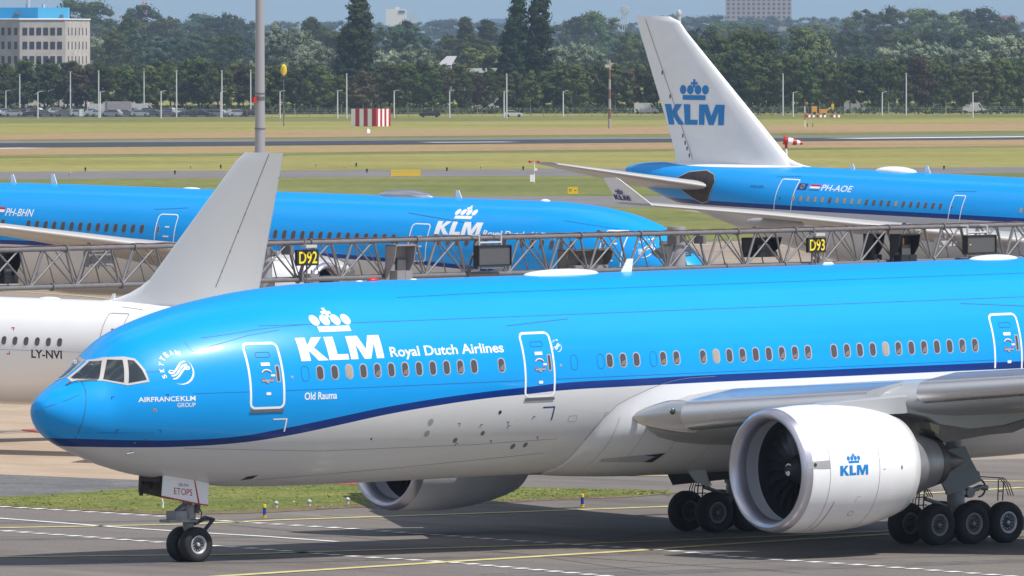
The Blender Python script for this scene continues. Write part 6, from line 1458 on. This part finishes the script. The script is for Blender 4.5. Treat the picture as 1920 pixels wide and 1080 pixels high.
# ------------------------------------------------------------ far buildings
def facade(mb_wall, mb_win, o, ux, W_, z0, z1, cols, rows, ww, wh, zc, out):
    # wall panel with window openings made as recessed dark panes
    pass
def buildings():
    D = 2620; sc = D/FPX
    def P(u, v, dd=0): p = gd(u, D+dd); p.z = zat(v, D); return p
    r = empty('office_building', gd(60, D), label='concrete office block with rows of square windows and a blue rooftop, upper left', cat='building'); o = r.location
    secs = [(-60, 37, 0, -14), (37, 123, -14, -14), (123, 169, -14, 14)]
    for u0, u1, d0, d1 in secs:
        a = P(u0, 215, d0); b = P(u1, 215, d1); a.z = b.z = 0; zt = zat(37.5, D); du = (b-a); L_ = du.length; du.normalize(); nn = Vector((du.y, -du.x, 0))
        if nn.dot(FW) > 0: nn = -nn
        f = MB(); f.add([a-o, b-o, b-o+Vector((0, 0, zt)), a-o+Vector((0, 0, zt)), a-o-nn*12, b-o-nn*12, b-o-nn*12+Vector((0, 0, zt)), a-o-nn*12+Vector((0, 0, zt))], [(0, 1, 2, 3), (1, 5, 6, 2), (4, 0, 3, 7), (3, 2, 6, 7), (5, 4, 7, 6)])
        wl = f.build('wall', M['far'], r)
        n = 6 if u0 > 0 else 7
        us = [43+13*i for i in range(6)] if u0 == 37 else ([126.8+6.7*i+1.5 for i in range(6)] if u0 == 123 else [-40, -27, -14, 2, 14, 26])
        for uu in us:
            t = (uu+ (4 if u0 != 123 else 0)-u0)/(u1-u0); c = a.lerp(b, t)-o+nn*.06
            for v0 in (52, 78, 105, 131):
                z1, z0_ = zat(v0, D), zat(v0+14, D); wd = (1.05 if u0 != 123 else .95); q = MB()
                q.add([c-du*wd/2*1.15+Vector((0, 0, z0_)), c+du*wd/2*1.15+Vector((0, 0, z0_)), c+du*wd/2*1.15+Vector((0, 0, z1)), c-du*wd/2*1.15+Vector((0, 0, z1))], [(0, 1, 2, 3)])
                q.build('window', M['farwin'], wl, fix=False)
        q = MB(); q.tube(a-o+Vector((0, 0, zt+.1)), b-o+Vector((0, 0, zt+.1)), .25, n=6); q.build('parapet', M['white'], wl)
    zt = zat(37.5, D); z2 = zat(14, D)
    for u0, u1, mm, nm in ((-60, 71, 'roofb', 'rooftop_block'), (71.2, 128, 'roofc', 'rooftop_block')):
        a = P(u0, 37, 6)-o; b = P(u1, 37, 6)-o; a.z = zt; b.z = zt; q = MB(); bk = FW.xy.normalized().to_3d()*9
        q.add([a, b, b+bk, a+bk]+[x+Vector((0, 0, z2-zt)) for x in (a, b, b+bk, a+bk)], [(0, 1, 5, 4), (1, 2, 6, 5), (2, 3, 7, 6), (3, 0, 4, 7), (4, 5, 6, 7)]); q.build(nm, M[mm], r)
    q = MB()
    for u, v in ((69, 0), (93, -5), (104, 6), (110, 6), (118, 5)): p = P(u, 14, 8)-o; p.z = z2; q.tube(p, p+Vector((0, 0, (14-v)*sc)), .08, n=5)
    p = P(53, 14, 8)-o; p.z = z2; q.tube(p, p+Vector((0, 0, 1)), .6, n=8); q.tube(p+Vector((0, 0, 1.2)), p+Vector((0, 0, 2.2)), .45, n=8); p = P(82, 14, 8)-o; p.z = z2; q.box(p+Vector((0, 0, .4)), (.6, .6, .8)); q.build('antenna', M['ltgrey'], r)
    q = MB()
    for u, v in ((33, 24), (116, 31)): p = P(u, v, 5.7)-o; q.box(p, (1.2, 1.2, .7) if u < 50 else (.8, .8, .9), rot=Matrix.Rotation(-YAW, 3, 'Z'))
    q.build('louvre', M['sill'], r)
    def block(nm, u0, u1, vt, D, m, label, cat='building', dep=14, rows=0, cols=0, vb=None):
        p = gd((u0+u1)/2, D); s_ = D/FPX; h = zat(vt, D); W_ = (u1-u0)*s_; r = empty(nm, p, (0, 0, -YAW), label=label, cat=cat)
        q = MB(); q.box((0, dep/2, h/2), (W_, dep, h)); wl = q.build('wall', m, r)
        for i in range(rows):
            q = MB()
            z = h-(i+.7)*4.0
            for k in range(cols): x = -W_/2+W_*(k+.5)/cols; q.box((x, -.05, z), (W_/cols*.55, .12, 2.2))
            q.build('window', M['farwin'], wl)
        return r, h, W_
    r1, h1, w1 = block('white_tower', 724, 762, 17, 9400, M['whitew'], 'white block tower on the skyline right of the tall dark poplar'); q = MB(); q.box((5.0, -.2, h1-2.4), (5.6, 1, 2.0)); q.build('window', M['farwin'], r1); q = MB(); q.box((1, 3, h1+1.0), (4, 3, 2.0)); q.build('roof_plant', M['whitew'], r1)
    r2, h2, w2 = block('tank_frame', 768, 782, 34, 9400, M['ltgrey'], 'grey frame structure beside the white tower on the skyline'); q = MB()
    for x in (-3.2, -1, 1, 3.2): q.tube((x, 0, h2), (x, 0, h2+8), .2, n=4)
    for z in (2, 4, 6, 8): q.tube((-3.2, 0, h2+z), (3.2, 0, h2+z), .2, n=4)
    q.build('frame', M['ltgrey'], r2)
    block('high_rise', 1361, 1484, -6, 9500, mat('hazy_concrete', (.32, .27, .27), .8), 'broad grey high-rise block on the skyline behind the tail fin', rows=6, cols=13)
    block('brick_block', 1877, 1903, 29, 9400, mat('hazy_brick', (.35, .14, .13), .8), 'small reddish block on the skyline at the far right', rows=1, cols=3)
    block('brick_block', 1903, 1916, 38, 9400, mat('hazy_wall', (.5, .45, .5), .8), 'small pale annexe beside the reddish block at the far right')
    block('blue_shed', 918, 955, 35, 9400, mat('blue_roof', (.12, .2, .4), .8), 'small bluish building on the skyline left of the pair of poplars')
    r3, h3, w3 = block('low_white_building', 868, 940, 128, 2470, M['whitew'], 'low white flat building showing through the trees left of the poplars', dep=8)
    q = MB(); q.box((0, -.1, h3-1.3), (w3*.8, .1, .5)); q.build('window', M['farwin'], r3)
    p = gd(838, 2560); D = 2560; s_ = D/FPX; r4 = empty('slanted_roof_house', p, (0, 0, -YAW), label='house with a slanted grey roof above the tree belt', cat='house'); q = MB(); z0, z1 = zat(122, D), zat(105, D)
    q.add([(-2.4, -1, z0), (0, 0, z1), (2.5, 0, z1), (1.2, -1, z0), (-2.4, 5, z0), (1.2, 5, z0)], [(0, 3, 2, 1), (0, 1, 4), (1, 2, 5, 4), (2, 3, 5)]); q.build('roof', M['ltgrey'], r4); q = MB(); q.box((-.5, 2, z0/2), (3.4, 5, z0)); q.build('wall', M['whitew'], r4)
    # lattice ball mast and water tower on the skyline
    p = gd(1171, 4500); D = 4500; h = zat(27, D); r5 = empty('radar_ball', p, label='hazy wire-frame ball on legs on the skyline left of the tail fin', cat='tower'); q = MB()
    for x in (-1.2, 0, 1.2): q.tube((x, 0, 0), (x, 0, h), .14, n=4)
    q.build('leg', M['ltgrey'], r5); q = MB()
    for a in range(0, 180, 30):
        pts = [(2.0*math.cos(R(a))*math.cos(t), 2.0*math.sin(R(a))*math.cos(t), h+1.9+1.9*math.sin(t)) for t in [2*PI*i/16 for i in range(17)]]; q.path(pts, .09, 4)
    for z in (-1.0, 0, 1.0): rr = math.sqrt(4-z*z); q.path([(rr*math.cos(t), rr*math.sin(t), h+1.9+z) for t in [2*PI*i/16 for i in range(17)]], .09, 4)
    q.build('ball_frame', M['ltgrey'], r5)
    p = gd(1273, 4600); h = zat(18, 4600); q = MB(); q.tube((0, 0, 0), (0, 0, h-3), .9, n=8); q.blob((0, 0, h-1.8), (1.2, 1.2, 1.9), n=10); tag(q.build('water_tower', M['ltgrey'], None, p), 'hazy slender tower behind the top of the tail fin', 'tower')
    # construction crane
    p = gd(271, 6200); D = 6200; s_ = D/FPX; r6 = empty('construction_crane', p, (0, 0, -YAW), label='orange tower crane with its jib on the skyline at the upper left', cat='crane'); h = zat(-40, D)
    q = MB()
    for x, y in ((-1, -1), (1, -1), (1, 1), (-1, 1)): q.tube((x, y, 0), (x, y, h), .14, n=4)
    z = 0
    while z < h-2: q.tube((-1, -1, z), (1, -1, z+2), .09, n=4); q.tube((1, 1, z), (-1, 1, z+2), .09, n=4); q.tube((-1, 1, z), (-1, -1, z+2), .09, n=4); q.tube((1, -1, z), (1, 1, z+2), .09, n=4); z += 2
    q.build('tower', M['orange'], r6)
    z0, z1 = zat(29, D), zat(32, D); q = MB()
    for dz in (0, .9): q.tube((-70*s_, 0, z1+dz), (-8*s_, 0, z1+dz-.0), .12, n=4)
    for i in range(12): q.tube((-70*s_+i*62*s_/12, 0, z1), (-70*s_+(i+1)*62*s_/12, 0, z1+.9), .08, n=4)
    q.build('jib', mat('crane_pink', (.6, .35, .28), .6), r6); q = MB(); q.tube((-78*s_, 0, zat(6, D)), (-16*s_, 0, zat(27, D)), .07, n=4); q.build('stay_cable', M['sill'], r6)
buildings()

# ------------------------------------------------------------ haze
def haze():
    c = bpy.data.materials.new('haze'); c.use_nodes = True; t = c.node_tree; t.nodes.remove(t.nodes['Principled BSDF'])
    v = t.nodes.new('ShaderNodeVolumePrincipled'); v.inputs['Color'].default_value = (.62, .78, 1, 1); v.inputs['Density'].default_value = HAZE; v.inputs['Anisotropy'].default_value = .2
    t.links.new(v.outputs[0], t.nodes['Material Output'].inputs['Volume'])
    q = MB(); q.box((0, 0, 34.5), (21000, 21000, 71)); o = q.build('haze', c, None, (0, 0, 0), kind='stuff'); tag(o, 'thin bluish air over the far trees and buildings', 'haze')
HAZE = 5.5e-5
haze()

# ------------------------------------------------------------ labels that single out each repeat by its neighbours
def relabel(group, what, marks, look=None):
    inv = []
    for o in bpy.data.objects:
        if o.parent is None and o.get('group') == group:
            d = o.location-CAM; z = d.dot(FW); u = 960+FPX*d.dot(RT)/z; inv.append((u, o))
    inv.sort(key=lambda q: q[0]); used = {}
    words = ['first', 'second', 'third', 'fourth', 'fifth', 'sixth', 'seventh', 'eighth', 'ninth', 'tenth', 'eleventh', 'twelfth', 'thirteenth', 'fourteenth', 'fifteenth', 'sixteenth', 'seventeenth', 'eighteenth']
    def k(n): return words[n] if n < len(words) else str(n+1)+'th'
    for i, (u, o) in enumerate(inv):
        m = min(marks, key=lambda q: abs(q[0]-u)); side = 'right' if u >= m[0] else 'left'
        n = len([1 for v, _ in inv if (m[0] <= v < u if side == 'right' else u < v < m[0])])
        o['label'] = '%s, %s one %s of the %s' % (what(o) if callable(what) else what, k(n), side, m[1])
MK = [(85, 'office block'), (270, 'crane'), (487, 'lighting mast'), (695, 'striped hut'), (838, 'slanted roof'), (1143, 'antenna mast'), (1240, 'lettered tail fin'), (1422, 'high-rise block'), (1540, 'orange machine'), (1699, 'rightmost tall post'), (1890, 'reddish far block')]
def leafword(o):
    c = [q for q in kids_map.get(o, []) if q.name.startswith('crown')]
    return c[0].data.materials[0].name.split('_leaves')[0].replace('_', ' ') if c else 'green'
kids_map = {}
for o in bpy.data.objects:
    if o.parent: kids_map.setdefault(o.parent, []).append(o)
relabel('trees in the belt at the edge of the airfield', lambda o: '%s tree in front belt' % leafword(o), MK)
relabel('broadleaf trees behind the belt', lambda o: 'dense %s tree behind belt' % leafword(o), MK)
relabel('large trees in the wood beyond the belt', lambda o: 'large %s tree in wood' % leafword(o), MK)
relabel('big crowns behind the tail fin', 'big dark crown above the belt', MK)
relabel('silvery willows above the belt', 'silvery willow above the belt', MK)
relabel('light green trees', 'light green rounded tree', MK)
relabel('hazy trees of the farthest wood', 'bluish hazy skyline tree', MK)
relabel('small conical treetops on the skyline', 'small conical skyline treetop', MK)
relabel('cars parked below the tree belt', lambda o: o['label'].split(' in the ')[0]+(' in the front row' if 'front' in o['label'] else ' in the back row'), [(85, 'office block'), (152, 'pale green cabinet'), (230, 'box trailer'), (331, 'tall post above cars'), (416, 'white post pair'), (487, 'lighting mast')])
relabel('tall white lamp posts', 'tall straight white lamp post', MK)
relabel('short white lamp posts', 'short white lamp post with an arm', MK)
relabel('edge lights along the far taxiway', 'small dark edge light', [(410, 'white tail fin edge'), (487, 'lighting mast'), (761, 'yellow barrier'), (1002, 'instrument mast'), (1735, 'white radome')])
relabel('road barriers before the orange machine', 'small red and white road barrier', [(1540, 'orange machine')])
relabel('short dark posts by the banded pole', 'short dark post', [(1509, 'thin banded pole')])
